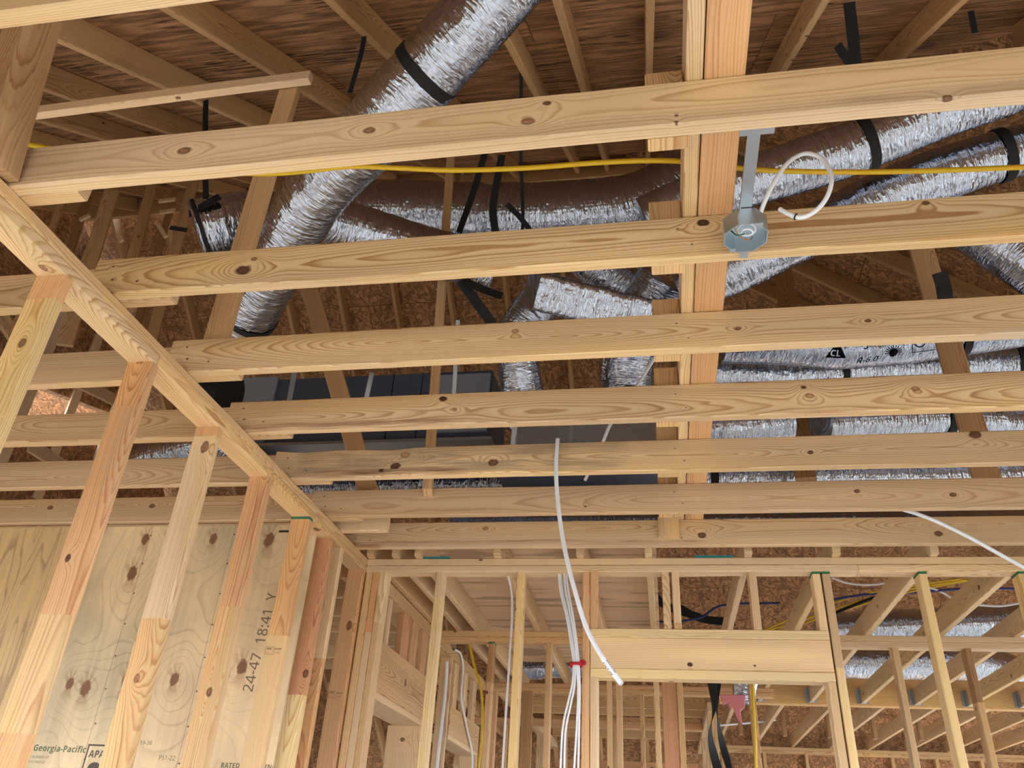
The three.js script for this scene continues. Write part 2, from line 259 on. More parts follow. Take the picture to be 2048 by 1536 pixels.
// ───────── outer walls, mostly unseen: openings added and sized for daylight ─────────
{
  const sh = (name, x0, x1, y0, y1, z0, z1) => { const g = boxUV(x1 - x0, y1 - y0, z0 - z1, 0.9, 0.9); g.translate((x0 + x1) / 2, (y0 + y1) / 2, (z0 + z1) / 2); struct(name, g, M.osb); };
  sh('wall_front', 2.3, 2.6, 0, 2.84, 0.31, 0.2); sh('wall_front_end_right', 4.9, 5.3, 0, 2.84, 0.31, 0.2); sh('wall_front_left', -1.9, -1.5, 0, 2.84, 0.31, 0.2); sh('wall_front_end', -6, -5.2, 0, 2.84, 0.31, 0.2);
  { // left gable: unseen low windows added for daylight, and an opening high up
    const g = new THREE.Shape(); [[-0.3, -0.05], [11.45, -0.05], [11.45, 2.75], [5.55, 7.2], [-0.3, 2.8]].forEach(([z, y], i) => i ? g.lineTo(z, y) : g.moveTo(z, y));
    for (const q of [[[0.5, 0.3], [3.4, 0.3], [3.4, 2.4], [0.5, 2.4]], [[4.0, 0.3], [7.6, 0.3], [7.6, 2.4], [4.0, 2.4]], [[8.2, 0.3], [10.9, 0.3], [10.9, 2.4], [8.2, 2.4]], [[5.6, 4.8], [7.3, 5.2], [7.3, 5.6], [5.6, 5.15]]]) { const h = new THREE.Path(); q.forEach(([z, y], i) => i ? h.lineTo(z, y) : h.moveTo(z, y)); g.holes.push(h); }
    const e = new THREE.ExtrudeGeometry(g, { depth: 0.1, bevelEnabled: false }); e.rotateY(Math.PI / 2); const uv = e.attributes.uv; for (let i = 0; i < uv.count; i++) uv.setXY(i, uv.getX(i) / 0.9, uv.getY(i) / 0.9); const m = struct('wall_left', e, M.osb); m.position.set(-6.05, 0, 0);
  }
  sh('wall_back_left', -6, -4.4, 0, 2.84, -11.36, -11.45); sh('wall_back_left_near', -3.2, -1.6, 0, 2.84, -11.36, -11.45); sh('wall_back_left_sill', -4.4, -3.2, 0, 0.8, -11.36, -11.45);
  { // added narrow backdrop of pale lap boards, tempering the bright gable opening
    const g = new THREE.Group(); g.name = 'gable_backdrop'; g.userData.kind = 'structure'; scene.add(g); const mt = new THREE.MeshStandardMaterial({ color: 0xc9b695, roughness: 0.7 }), bg = new THREE.BoxGeometry(0.02, 0.2, 4.6);
    part(g, 'backdrop_body', new THREE.BoxGeometry(0.2, 8.4, 4.5), mt).position.set(-8.75, 4.15, -8.7);
    for (let i = 0; i < 46; i++) { const b = part(g, 'backdrop_board', bg, mt); b.position.set(-8.63, 0.1 + i * 0.18, -8.7); b.rotation.z = 0.09; }
  }
  { const g = boxUV(2.3, 0.06, 2.9, 0.9, 0.9); g.translate(-0.5, 3.05, -12.9); struct('added_shade_cover', g, M.osb); }  // unseen flat cover added to keep sun off the far joists
  sh('wall_back', 0.95, 5.3, 2.25, 2.771, -11.36, -11.45); sh('wall_back_sill', 0.95, 5.3, 0, 0.6, -11.36, -11.45); sh('wall_back_pier', 2.6, 3.1, 0.6, 2.25, -11.36, -11.45); sh('wall_right_front', 5.2, 5.3, 0, 2.84, 0.2, -1.2); sh('wall_right_middle', 5.2, 5.3, 0, 2.84, -4.4, -4.8); sh('wall_right_back', 5.2, 5.3, 0, 2.84, -11.0, -11.36);
}

// ───────── the room's ceiling joists ─────────
const JZ = (i) => -1.25 - 0.45 * i, YB = 2.847, YT = 2.986;
const heroes = [
  { light: [217, 189, 150], dark: [178, 138, 96], knots: [] },
  { light: [216, 189, 153], dark: [173, 134, 95], contrast: 0.62, depth: 0.045, wobble: 0.035, centre: 0.06, ring: 0.012, knots: [[0.561, 0.068, 0.011, 0.4], [1.044, 0.061, 0.010, 0.45], [1.431, 0.085, 0.010, 0.3], [1.473, 0.027, 0.006, 0.7], [2.319, 0.139, 0.006, 0.6], [1.765, 0.114, 0.003, 0.7], [1.764, 0.135, 0.003, 0.7]], stains: [[2.1, 2.6, 0.11, 0.14, 0.5, 150, 128, 104]] },
  { light: [216, 187, 143], dark: [159, 112, 65], contrast: 0.88, depth: 0.025, wobble: 0.06, centre: 0.075, ring: 0.0095, knots: [[0.505, 0.084, 0.015, 0.85], [0.531, 0.041, 0.006, 0.5], [1.844, 0.024, 0.010, 1], [2.413, 0.014, 0.006, 0.7]], stains: [[0.1, 0.75, 0.142, 0.178, 0.5, 205, 178, 140]] },
  { light: [216, 187, 145], dark: [165, 120, 75], contrast: 0.8, depth: 0.03, wobble: 0.05, centre: 0.06, ring: 0.0085, knots: [[1.251, 0.035, 0.008, 0.12], [1.963, 0.074, 0.006, 0.5], [2.350, 0.068, 0.006, 0.6]], stains: [[2.2, 3.1, 0.12, 0.178, 0.4, 196, 186, 172]] },
  { light: [216, 187, 145], dark: [157, 110, 68], contrast: 0.92, depth: 0.02, wobble: 0.05, centre: 0.09, ring: 0.009, knots: [[0.891, 0.023, 0.010, 1], [0.941, 0.076, 0.006, 0.08], [2.226, 0.031, 0.006, 0.8], [2.242, 0.069, 0.009, 0.1], [2.597, 0.056, 0.009, 0.1]], stains: [[0, 0.95, 0.118, 0.15, 0.75, 128, 92, 66], [0.2, 1.1, 0.125, 0.15, 0.45, 190, 160, 130]] },
  { light: [215, 187, 148], dark: [161, 120, 79], contrast: 0.7, depth: 0.03, wobble: 0.06, centre: 0.07, ring: 0.010, knots: [[0.573, 0.091, 0.014, 0.9], [0.511, 0.109, 0.007, 1], [1.007, 0.091, 0.014, 0.7], [0.611, 0.034, 0.013, 0.02], [2.308, 0.076, 0.007, 0.8], [2.934, 0.013, 0.014, 0.75]], stains: [[0.1, 1.55, 0, 0.13, 0.62, 138, 122, 98], [0.2, 0.85, 0.105, 0.135, 0.8, 110, 72, 50], [2.9, 3.5, 0, 0.12, 0.3, 165, 150, 124]] },
  { light: [205, 175, 138], dark: [163, 124, 87], contrast: 0.6, depth: 0.02, wobble: 0.05, centre: 0.07, ring: 0.014, knots: [[1.364, 0.108, 0.004, 0.9], [2.572, 0.053, 0.008, 0.55], [2.963, 0.077, 0.009, 0.6]], stains: [[0, 0.5, 0, 0.14, 0.3, 200, 170, 135]] },
  { light: [213, 185, 146], dark: [163, 122, 81], contrast: 0.75, depth: 0.03, wobble: 0.05, centre: 0.06, ring: 0.0085, knots: [[1.911, 0.085, 0.013, 0.75], [3.021, 0.088, 0.012, 0.7], [0.793, 0.036, 0.01, 0.08]], stains: [[0.0, 1.9, 0.11, 0.15, 0.7, 142, 96, 70], [0.2, 1.9, 0.12, 0.165, 0.5, 228, 208, 178]] },
];
const jLabel = ['ceiling joist cut by the top left corner of the picture', 'topmost full ceiling joist, with four knots in its left half', 'ceiling joist behind the junction box, big oval knot near its left end', 'ceiling joist with a small slit knot just right of the strongback', 'ceiling joist with a black star-shaped knot above a bullseye grain', 'ceiling joist greyed by weather at left, with two large brown knots', 'plain ceiling joist just under the weathered greyish one', 'lowest ceiling joist over the studwall, with a scrap block nailed on its face'];
for (let i = 0; i < 8; i++) {
  const j = i - 1, o = heroes[i]; o.knots = [...o.knots.map(([u, v, s, d]) => [u, v, s * 1.12, d]), ...(i > 1 ? [[0.06, 0.03, 0.0028, 1], [0.075, 0.085, 0.0028, 1], [0.16, 0.1, 0.0025, 1], [1.775, 0.04, 0.0022, 1], [1.81, 0.1, 0.0022, 1]] : [])];
  const tex = pine(900 + i * 53, 4.5, 2048, 192, o);
  const wn = [[], [], [[0.02, 0.2, 0.004, -1]], [], [[0.0, 0.28, 0.014, -1]], [[0, 0.16, 0.012, 1, 1], [0.12, 0.3, 0.01, -1], [0.79, 0.82, 0.03, 1]], [], [[0.02, 0.35, 0.012, -1]]][i];
  box('ceiling_joist', jLabel[i], 'joist', -1.683, 2.45, YB, YT, JZ(j), JZ(j) - 0.038, tone(tex, T.tan), { texLen: 4.5, uo: 0, segs: 60, wane: wn });
}
// the next room's joists lap behind them on the wall plate
const kLabel = ['end of a lapped joist under the left end of the topmost full joist', 'lapped joist of the left room behind the first stud top', 'lapped joist of the left room with a pencilled mark by the red topped stud', 'lapped joist of the left room with rough bark along its lower edge', 'lapped joist of the left room with a broken knot hole on its lower edge', 'lapped joist of the left room lying along the top of the plywood wall'];
T.ash = [0.86, 0.82, 0.77]; const kT = ['tan', 'ash', 'ash', 'ash', 'ash', 'ash'];
for (let i = 0; i < 6; i++) box('lapped_joist', kLabel[i], 'joist', i ? -4.2 : -2.6, -1.42, YB, YT, JZ(i) - 0.0385, JZ(i) - 0.0765, wood([1, 2, 3, 0, 5, 7][i], kT[i]), { wane: i === 3 ? [[0, 0.9, 0.012, -1]] : [], segs: 30 });
box('lapped_joist', 'short joist end with sawn pale tip above the lowest joist', 'joist', -1.9, -1.345, YB, YT, JZ(5) - 0.2, JZ(5) - 0.238, wood(6, 'pale'));
for (let i = 0; i < 8; i++) box('rear_joist', ordinal[i] + ' joist of the room behind the plywood wall, seen edge on between studs', 'joist', -4.2, -1.68, YB, YT, -3.99 - 0.445 * i, -4.028 - 0.445 * i, wood(i, 'tan'));
box('wall_plate', 'outer bearing plate of the left room, far left', 'plate', -4.29, -4.2 + 0.05, 2.771, 2.847, 0.15, -8, wood(4, 'tan'));
for (let i = 0; i < 5; i++) box('bearing_post', ordinal[i] + ' post under the outer left bearing plate', 'post', -4.29, -4.2, 0, 2.771, 0.1 - i * 1.8, 0.01 - i * 1.8, wood(i, 'tan'));

// ───────── left stud wall ─────────
const XL = -1.587, XO = -1.678, YP = 2.771;
const pl = (label, x0, x1, y0, y1, z0, z1, m, o) => box('wall_plate', label, 'plate', x0, x1, y0, y1, z0, z1, m, o);
pl('near length of the lower top plate of the left wall, grainy underside', XO, XL, YP, 2.8085, 0.15, -1.985, wood(2, 'pale'), { segs: 12 });
pl('far length of the lower top plate of the left wall, with a red streak', XO, XL, YP, 2.8085, -1.987, -4.22, wood(4, 'honey'), { segs: 12 });
pl('near length of the upper top plate of the left wall', XO, XL, 2.809, YB - 0.0005, 0.15, -3.72, wood(5, 'honey'));
pl('short far length of the upper top plate beside the corner', XO, XL, 2.809, YB - 0.0005, -3.722, -4.134, wood(1, 'honey'));
pl('bottom plate of the left wall on the slab', XO, XL, 0, 0.038, 0.15, -4.134, wood(1, 'tan'));
const studDefs = [
  ['leftmost wall stud, yellowish with an orange block at its top', -1.511, [[0.03, 3, 'orange'], [1, 0, 'yellow']]],
  ['wall stud with a long orange knotty top, second from the left', -1.961, [[0.06, 7, 'orange'], [0.30, 4, 'orange', [[0, 1, 0.004, -1]]], [0.41, 5, 'honey'], [0.62, 3, 'orange'], [1, 6, 'cream']]],
  ['wall stud with cream top and orange middle, third from the left', -2.411, [[0.015, 3, 'orange'], [0.26, 4, 'pale'], [0.55, 2, 'honey'], [1, 3, 'cream']]],
  ['wall stud with rough bark edge low down, fourth from the left', -2.861, [[0.2, 2, 'orange'], [0.48, 7, 'honey', [[0.2, 1, 0.01, -1]]], [1, 2, 'cream', [[0, 1, 0.02, -1]]]]],
  ['wall stud with a green painted top and a printed stamp', -3.311, [[0.2, 0, 'orange'], [0.42, 6, 'honey'], [1, 5, 'cream']]],
  ['wall stud with red top and ragged pale lower half beside the plywood edge', -3.60, [[0.27, 2, 'red'], [1, 0, 'cream', [[0, 1, 0.022, -1]]]]],
  ['narrow looking knotty stud tight behind the red topped one', -3.74, [[0.2, 1, 'pale'], [0.45, 0, 'orange'], [1, 4, 'tan']]],
  ['red corner stud with a stamp, just left of the wall corner', -4.09, [[0.45, 4, 'orange'], [1, 7, 'honey']]],
];
studDefs.forEach(([lab, z, cuts], i) => {
  const g = stud(lab, XO, XL, z, z - 0.038, YP, cuts, { green: i === 4 });
  if (i !== 4 && i !== 7) return;
  const c = document.createElement('canvas'); c.width = 256; c.height = 128; const x = c.getContext('2d'); x.strokeStyle = x.fillStyle = 'rgba(70,44,26,0.8)'; x.lineWidth = 4; x.strokeRect(8, 14, 120, 100); x.font = 'bold 34px sans-serif'; x.fillText('SPIB', 22, 52); x.fillText('KD-HT', 140, 52); x.font = '26px sans-serif'; x.fillText('No.2', 26, 98); x.fillText('GLUED', 144, 98);
  const t = new THREE.CanvasTexture(c); t.colorSpace = THREE.SRGBColorSpace; const m = part(g, 'grade_stamp', new THREE.PlaneGeometry(0.08, 0.04), new THREE.MeshStandardMaterial({ map: t, transparent: true, roughness: 0.8 })); m.position.set(-0.002, (i === 4 ? 2.16 : 2.12) - 0.038, 0.0205); m.userData.label = 'dark printed grade stamp'; m.castShadow = false;
});
// plywood on the far wall of the left room
{
  const W = 1024, H = 1536, c = document.createElement('canvas'); c.width = W; c.height = H; const x = c.getContext('2d');
  const img = x.createImageData(W, H), kn = []; const r = rng(9);
  for (const [ku, kv] of [[-2.583, 0.07], [-2.442, 0.075], [-2.206, 0.07], [-1.902, 0.08], [-2.66, 0.80], [-2.46, 0.76], [-2.22, 0.75], [-1.98, 0.73], [-2.75, 0.78], [-1.9, 0.69], [-2.6, 0.25], [-2.3, 1.5], [-1.9, 1.6]]) kn.push([ku + 2.88, kv, 0.02 + r() * 0.01]);
  for (let j = 0; j < H; j++) for (let i = 0; i < W; i++) {
    const u = i / W * 1.22, v = j / H * 1.83; let b = 0, k = 0;
    for (const [a, e, s] of kn) { const du = u - a, dv = (v - e) / 1.5, q = Math.hypot(du, dv) / s; if (q < 10) { b += 1.4 * Math.exp(-q * q * 0.06); k = Math.max(k, 0.9 * sstep(1.1, 0.7, q + 0.3 * (noise(u * 120, v * 90, 4) - 0.5)), 0.25 * sstep(3, 1, q) * sstep(0.4, 0.6, noise(Math.atan2(dv, du) * 5 + 9, q * 0.6, 3))); } }
    const ph = fbm(u * 3.2, v * 1.1, 7, 3) * 7 + b * 3, ln = sstep(0.78, 0.98, ph - Math.floor(ph)) * (0.3 + 0.7 * noise(u * 4, v * 2, 5)), st = fbm(u * 4, v * 2.5, 11, 4), g = fbm(u * 60, v * 3, 15, 3), gr = sstep(0.5, 0.75, fbm(u * 2.2 + 4, v * 1.4, 25, 3));
    const m = (0.82 + 0.3 * st + 0.1 * g - 0.11 * ln), o = (j * W + i) * 4; let R0 = 212 * m, G0 = 185 * m, B0 = 143 * m;
    R0 -= 26 * gr; G0 -= 16 * gr; B0 -= 10 * gr; R0 += (112 - R0) * k; G0 += (72 - G0) * k; B0 += (46 - B0) * k;
    img.data[o] = clamp(R0, 0, 255); img.data[o + 1] = clamp(G0, 0, 255); img.data[o + 2] = clamp(B0, 0, 255); img.data[o + 3] = 255;
  }
  x.putImageData(img, 0, 0);
  const px = (X, Y) => [(X + 2.88) / 1.22 * W, (2.83 - Y) / 1.83 * H];
  x.strokeStyle = 'rgba(95,60,52,0.55)'; x.lineWidth = 2;
  for (const X of [-2.56, -2.1]) { x.beginPath(); x.moveTo(...px(X, 2.83)); x.lineTo(...px(X - 0.01, 1.0)); x.stroke(); for (let y = 2.78; y > 1; y -= 0.15) { x.fillStyle = '#4a3428'; x.beginPath(); x.arc(...px(X + 0.004, y), 3.2, 0, 7); x.fill(); } }
  const ink = (t, X, Y, size, o = {}) => { const p = px(X, Y); x.save(); x.translate(...p); x.rotate(o.rot ?? 0); x.font = (o.bold ? 'bold ' : '') + size + 'px sans-serif'; x.fillStyle = o.c ?? 'rgba(52,66,44,0.85)'; x.fillText(t, 0, 0); x.restore(); };
  const gx = -2.830, gy = 1.757;
  ink('Georgia-Pacific', gx, gy, 31, { bold: true }); { const p = px(gx - 0.05, gy + 0.005); x.fillStyle = 'rgba(52,66,44,0.85)'; x.beginPath(); x.moveTo(p[0] - 4, p[1]); x.lineTo(p[0] + 14, p[1] - 30); x.lineTo(p[0] + 32, p[1]); x.fill(); }
  ink('UNITS NUMBER OF', gx - 0.04, gy - 0.03, 13); ink('CSP 079 PLYWOOD', gx - 0.05, gy - 0.05, 13);
  { const p = px(-2.555, 1.79); x.strokeStyle = x.fillStyle = 'rgba(48,42,34,0.85)'; x.lineWidth = 6; x.strokeRect(p[0], p[1], 92, 110); x.font = 'bold 34px sans-serif'; x.fillText('APA', p[0] + 10, p[1] + 42); x.beginPath(); x.ellipse(p[0] + 46, p[1] + 78, 26, 20, 0, 0, 7); x.fill(); }
  ink('19-38', -2.31, 1.80, 20); ink('PS1-22', -2.2, 1.74, 22); ink('|C-', -2.1, 1.78, 44); ink('RATED SHEATHING', -1.9, 1.72, 24, { bold: true }); ink('EXPOSURE 1  32/16', -1.92, 1.69, 22);
  ink('24-47  18:41  Y', -1.825, 2.03, 58, { rot: -1.52, c: 'rgba(66,52,42,0.8)' });
  { const p = px(-1.86, 2.80); x.fillStyle = '#15161c'; x.fillRect(p[0], p[1], 44, 9); }
  const tex = new THREE.CanvasTexture(c); tex.colorSpace = THREE.SRGBColorSpace; tex.magFilter = THREE.LinearFilter; tex.wrapS = tex.wrapT = THREE.MirroredRepeatWrapping;
  const gb = (name, x0, x1, u0, u1, label, mat) => { const g = new THREE.BoxGeometry(x1 - x0, 1.83, 0.012), uv = g.attributes.uv; for (let i = 0; i < uv.count; i++) uv.setX(i, u0 + (u1 - u0) * uv.getX(i)); const m = new THREE.Mesh(g, mat); m.position.set((x0 + x1) / 2, 1.915, -3.566); put(m, name); tag(m, label, 'plywood'); };
  gb('plywood_sheet', -2.88, -1.655, 0, 1, 'plywood sheet with printed maker stamps, knots and chalk lines', new THREE.MeshStandardMaterial({ map: tex, roughness: 0.7 }));
  const t2 = dataTex(512, 512, (i, j, q) => { const u = i / 512 * 1.3, v = j / 512 * 1.83, ph = fbm(u * 9 + 0.4 * noise(u * 2, v * 2, 8), v * 0.8, 41, 3) * 10, ln = sstep(0.7, 0.95, ph - Math.floor(ph)), m = 0.92 + 0.14 * fbm(u * 40, v * 2, 44, 3) - 0.17 * ln; q[0] = 206 * m; q[1] = 172 * m; q[2] = 122 * m; });
  gb('plywood_sheet', -4.2, -2.884, 0, 1, 'plywood sheet with straight dark grain at the far left', new THREE.MeshStandardMaterial({ map: t2, roughness: 0.7 }));
  box('wall_plate', 'thin pale plate along the top of the plywood sheets', 'plate', -4.2, XO - 0.002, 2.80, 2.8465, -3.573, -3.66, wood(3, 'tan'));
  for (let i = 0; i < 6; i++) box('backing_stud', ordinal[i] + ' stud from the right behind the plywood sheets', 'stud', -1.76 - 0.45 * i, -1.722 - 0.45 * i, 0, 2.80, -3.573, -3.66, wood(i, 'tan'));
}

// ───────── back wall of the room, with its header and studs ─────────
const ZB = -4.134, ZB2 = -4.225;
pl('upper top plate of the back wall', XL + 0.001, 2.36, 2.809, YB - 0.0005, ZB, ZB2, wood(6, 'tan'));
pl('lower top plate of the back wall, left length up to the dark knot', XL + 0.001, 0.99, YP, 2.807, ZB + 0.002, ZB2, wood(3, 'pale'), { segs: 26, wane: [[0.66, 0.95, 0.007, -1], [0.05, 0.2, 0.003, -1]] });
pl('lower top plate of the back wall, right length with a dark smudge', 0.992, 2.36, YP, 2.807, ZB + 0.002, ZB2, wood(0, 'pale'));
pl('bottom plate of the back wall on the slab', XL + 0.001, -0.35, 0, 0.038, ZB, ZB2, wood(1, 'tan'));
pl('bottom plate of the back wall right of the doorway', 0.772, 2.36, 0, 0.038, ZB, ZB2, wood(1, 'tan'));
const S = (label, x, cuts, o = {}) => stud(label, x, x + 0.038, ZB, ZB2, o.top ?? YP, cuts, o);
S('first stud of the corner cluster at the end of the left wall', -1.585, [[0.4, 4, 'honey'], [1, 3, 'tan']]);
S('second stud of the corner cluster, with orange flecks', -1.546, [[0.12, 7, 'orange'], [1, 6, 'tan']]);
S('third stud of the corner cluster, smooth and rounded', -1.507, [[0.1, 1, 'cream'], [0.5, 3, 'honey'], [1, 5, 'tan']]);
S('plain straight back wall stud, first right of the corner', -1.185, [[0.05, 3, 'tan'], [1, 3, 'yellow']]);
S('bowed back wall stud with strong dark grain, near the cable bundle', -0.739, [[0.5, 2, 'yellow'], [1, 1, 'yellow']], { green: false });
S('orange back wall stud at the left jamb of the doorway', -0.388, [[0.62, 4, 'orange'], [1, 6, 'honey']]);
S('short cripple stud over the left end of the header, reddish', -0.348, [[1, 4, 'orange']], { y0: 2.4795, name: 'cripple_stud' });
S('jack stud under the left end of the header', -0.348, [[0.2, 3, 'tan'], [1, 0, 'honey']], { top: 2.2395 });
S('bark edged short cripple stud above the header', 0.022, [[1, 2, 'pale', [[0, 1, 0.01, 1]]]], { y0: 2.4795, name: 'cripple_stud' });
S('smooth short cripple stud beside the bark edged one', 0.072, [[0.9, 6, 'tan'], [1, 4, 'honey']], { y0: 2.4795, name: 'cripple_stud' });
S('short cripple stud with a knot in the middle of the header', 0.458, [[1, 0, 'tan']], { y0: 2.4795, name: 'cripple_stud' });
S('short cripple stud with green top at the right end of the header', 0.768, [[1, 6, 'pale']], { y0: 2.4795, name: 'cripple_stud', green: true });
S('tall greyed king stud at the right end of the header', 0.814, [[0.17, 3, 'grey', [[0, 1, 0.012, 1]]], [1, 6, 'yellow', [[0.2, 1, 0.01, 1]]]], { green: true });
S('jack stud under the right end of the header', 0.768, [[1, 1, 'tan']], { top: 2.2395 });
S('green topped back wall stud right of the doorway', 1.268, [[1, 3, 'yellow']], { green: true });
S('green topped back wall stud at the right edge of the picture', 1.718, [[1, 0, 'yellow']], { green: true });
S('back wall stud beyond the right edge', 2.17, [[1, 2, 'tan']]);
{
  const h = thing('door_header', 'built up header beam over the doorway with a black knot hole', 'header', [0.23, 2.24, (ZB + ZB2) / 2]);
  const add = (name, y0, y1, z0, z1, mat, o) => { const m = new THREE.Mesh(boardGeo(1.152, Math.max(y1 - y0, z0 - z1), Math.min(y1 - y0, z0 - z1), o), mat); orient(m, [-0.576, (y0 + y1) / 2 - 2.24, (z0 + z1) / 2 - (ZB + ZB2) / 2], [0.576, (y0 + y1) / 2 - 2.24, (z0 + z1) / 2 - (ZB + ZB2) / 2], y1 - y0 > z0 - z1 ? [0, 0, 1] : [0, -1, 0]); const q = part(h, name, m.geometry, mat); q.quaternion.copy(m.quaternion); q.position.copy(m.position); return q; };
  add('top_plate', 2.435, 2.479, ZB, ZB2, wood(3, 'cream')); add('bottom_plate', 2.24, 2.284, ZB, ZB2, wood(6, 'cream'));
  const ht = pine(1777, 1.2, 1024, 160, { light: [232, 200, 156], dark: [198, 150, 104], contrast: 0.55, ring: 0.012, depth: 0.02, wobble: 0.02, centre: 0.2, knots: [[0.485, 0.12, 0.009, 1], [0.79, 0.12, 0.004, 0.9]] });
  add('header_board', 2.284, 2.435, ZB - 0.004, ZB - 0.042, tone(ht, T.tan), { texLen: 1.2, uo: 0 }); add('header_board', 2.284, 2.435, ZB - 0.046, ZB2, wood(5, 'tan'));
}
// the wall that carries the joists' other end, right of the picture
pl('top plates of the bearing wall beyond the right edge', 2.36, 2.45, YP, YB - 0.0005, 0.15, ZB2, wood(2, 'tan'));
for (let i = 0; i < 5; i++) stud(ordinal[i] + ' stud of the bearing wall beyond the right edge', 2.36, 2.45, -0.1 - i * 0.98, -0.138 - i * 0.98, YP, [[1, i, 'tan']]);
pl('bottom plate of the bearing wall beyond the right edge', 2.36, 2.45, 0, 0.038, 0.15, ZB2, wood(1, 'tan'));
// small teal spacers on the back wall plate
for (const [x0, x1, l] of [[-1.297, -1.125, 'teal strip lying on the back wall plate, left one'], [0.195, 0.393, 'teal strip lying on the back wall plate, right one']]) { const m = new THREE.Mesh(new THREE.BoxGeometry(x1 - x0, 0.012, 0.05), M.teal); m.position.set((x0 + x1) / 2, YB + 0.0065, -4.165); put(m, 'marker_strip'); tag(m, l, 'strip'); }

// ───────── strongback over the joists, with blocks ─────────
box('strongback', 'long upright member of the strongback laid across the joists, pale narrow edge down', 'strongback', 0.11, 0.148, YT + 0.0005, YT + 0.14, -0.35, -4.05, wood(4, 'pale'), { segs: 20 });
box('strongback', 'long flat member of the strongback nailed across the joist tops, pinkish', 'strongback', 0.151, 0.243, YT + 0.0005, YT + 0.0385, -0.35, -4.05, tone(pool[3], [1.0, 0.82, 0.68]), { segs: 20 });
const bl = ['scrap block behind the topmost full joist beside the strongback', 'scrap block behind the junction box joist beside the strongback', 'scrap block below the foil covered trunk beside the strongback', 'scrap block beside the strongback, behind the black knotted joist', 'scrap block beside the strongback, behind the weathered joist', 'scrap block beside the strongback, behind the plain joist'];
for (let i = 0; i < 6; i++) box('scrap_block', bl[i], 'block', 0.019, 0.108, YB + 0.002, YB + 0.225 + 0.012 * (i % 2), JZ(i) - 0.0385, JZ(i) - 0.0765, wood(i + 2, 'honey'));
box('scrap_block', 'scrap block with nails on the face of the lowest joist', 'block', 0.014, 0.118, 2.885, YT + 0.004, JZ(6) + 0.03, JZ(6) + 0.001, wood(3, 'honey'));

// ───────── posts, braces and odd boards in the attic ─────────
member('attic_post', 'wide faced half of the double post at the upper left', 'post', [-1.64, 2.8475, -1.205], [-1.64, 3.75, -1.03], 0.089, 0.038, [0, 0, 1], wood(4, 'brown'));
member('attic_post', 'narrow edged half of the double post at the upper left, knotty', 'post', [-1.575, 2.8475, -1.2], [-1.575, 3.75, -1.03], 0.089, 0.036, [1, 0, 0], wood(1, 'dull'));
member('attic_post', 'tall attic post rising to the tip of the pale strip', 'post', [-1.552, YT + 0.0005, -2.205], [-1.548, 4.40, -2.205], 0.089, 0.038, [0, 0, 1], wood(3, 'honey'));
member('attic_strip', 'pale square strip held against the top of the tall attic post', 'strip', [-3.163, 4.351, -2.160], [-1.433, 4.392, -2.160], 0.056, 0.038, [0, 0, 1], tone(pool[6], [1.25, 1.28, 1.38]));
member('attic_post', 'slim attic post in the middle of the gaps, two faces showing', 'post', [-1.077, 2.946, -3.460], [-1.190, 5.529, -3.460], 0.045, 0.089, [0.2, 0, 1], wood(3, 'honey'));
member('attic_brace', 'leaning wide brace in front of the dark grey air handler', 'brace', [-1.424, 3.004, -3.580], [-2.176, 4.746, -3.580], 0.1, 0.038, [0.25, 0, 1], wood(6, 'dull'));
member('attic_post', 'wide attic post with a black strap bracket, right of centre gap', 'post', [1.614, 3.062, -3.940], [1.597, 5.029, -3.940], 0.12, 0.09, [-0.3, 0, 1], wood(5, 'dull'));
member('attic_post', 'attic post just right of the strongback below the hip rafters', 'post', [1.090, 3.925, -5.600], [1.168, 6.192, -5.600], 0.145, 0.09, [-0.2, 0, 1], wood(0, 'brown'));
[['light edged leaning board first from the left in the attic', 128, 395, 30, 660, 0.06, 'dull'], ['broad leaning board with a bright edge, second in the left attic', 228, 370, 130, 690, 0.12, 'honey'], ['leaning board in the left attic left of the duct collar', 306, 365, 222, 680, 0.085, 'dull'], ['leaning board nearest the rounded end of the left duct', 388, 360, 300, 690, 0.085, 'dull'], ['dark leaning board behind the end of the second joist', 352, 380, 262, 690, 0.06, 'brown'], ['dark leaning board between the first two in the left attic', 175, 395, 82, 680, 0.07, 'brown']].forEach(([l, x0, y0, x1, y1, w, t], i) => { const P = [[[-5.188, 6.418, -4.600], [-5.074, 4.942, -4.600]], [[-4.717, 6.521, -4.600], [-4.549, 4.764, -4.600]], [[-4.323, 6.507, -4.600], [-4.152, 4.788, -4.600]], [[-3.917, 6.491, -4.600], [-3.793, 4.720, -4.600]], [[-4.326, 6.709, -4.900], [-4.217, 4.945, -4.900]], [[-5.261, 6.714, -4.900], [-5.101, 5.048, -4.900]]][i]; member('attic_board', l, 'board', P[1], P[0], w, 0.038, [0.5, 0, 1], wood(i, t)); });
[[[-4.903, 6.332, -4.400], [-4.722, 6.371, -4.400]], [[-4.008, 6.058, -4.400], [-3.853, 6.064, -4.400]], [[-3.958, 5.923, -4.400], [-3.825, 5.937, -4.400]], [[-4.701, 5.914, -4.400], [-4.623, 5.963, -4.400]], [[-4.273, 5.707, -4.400], [-4.213, 5.637, -4.400]], [[-3.937, 5.794, -4.400], [-3.819, 5.643, -4.400]]].forEach(([a, b], i) => member('nailer_scrap', ordinal[i] + ' small pale scrap of lumber among the leaning boards at left', 'scrap', a, b, 0.035, 0.02, [0, 0, 1], wood(i, 'tan')));

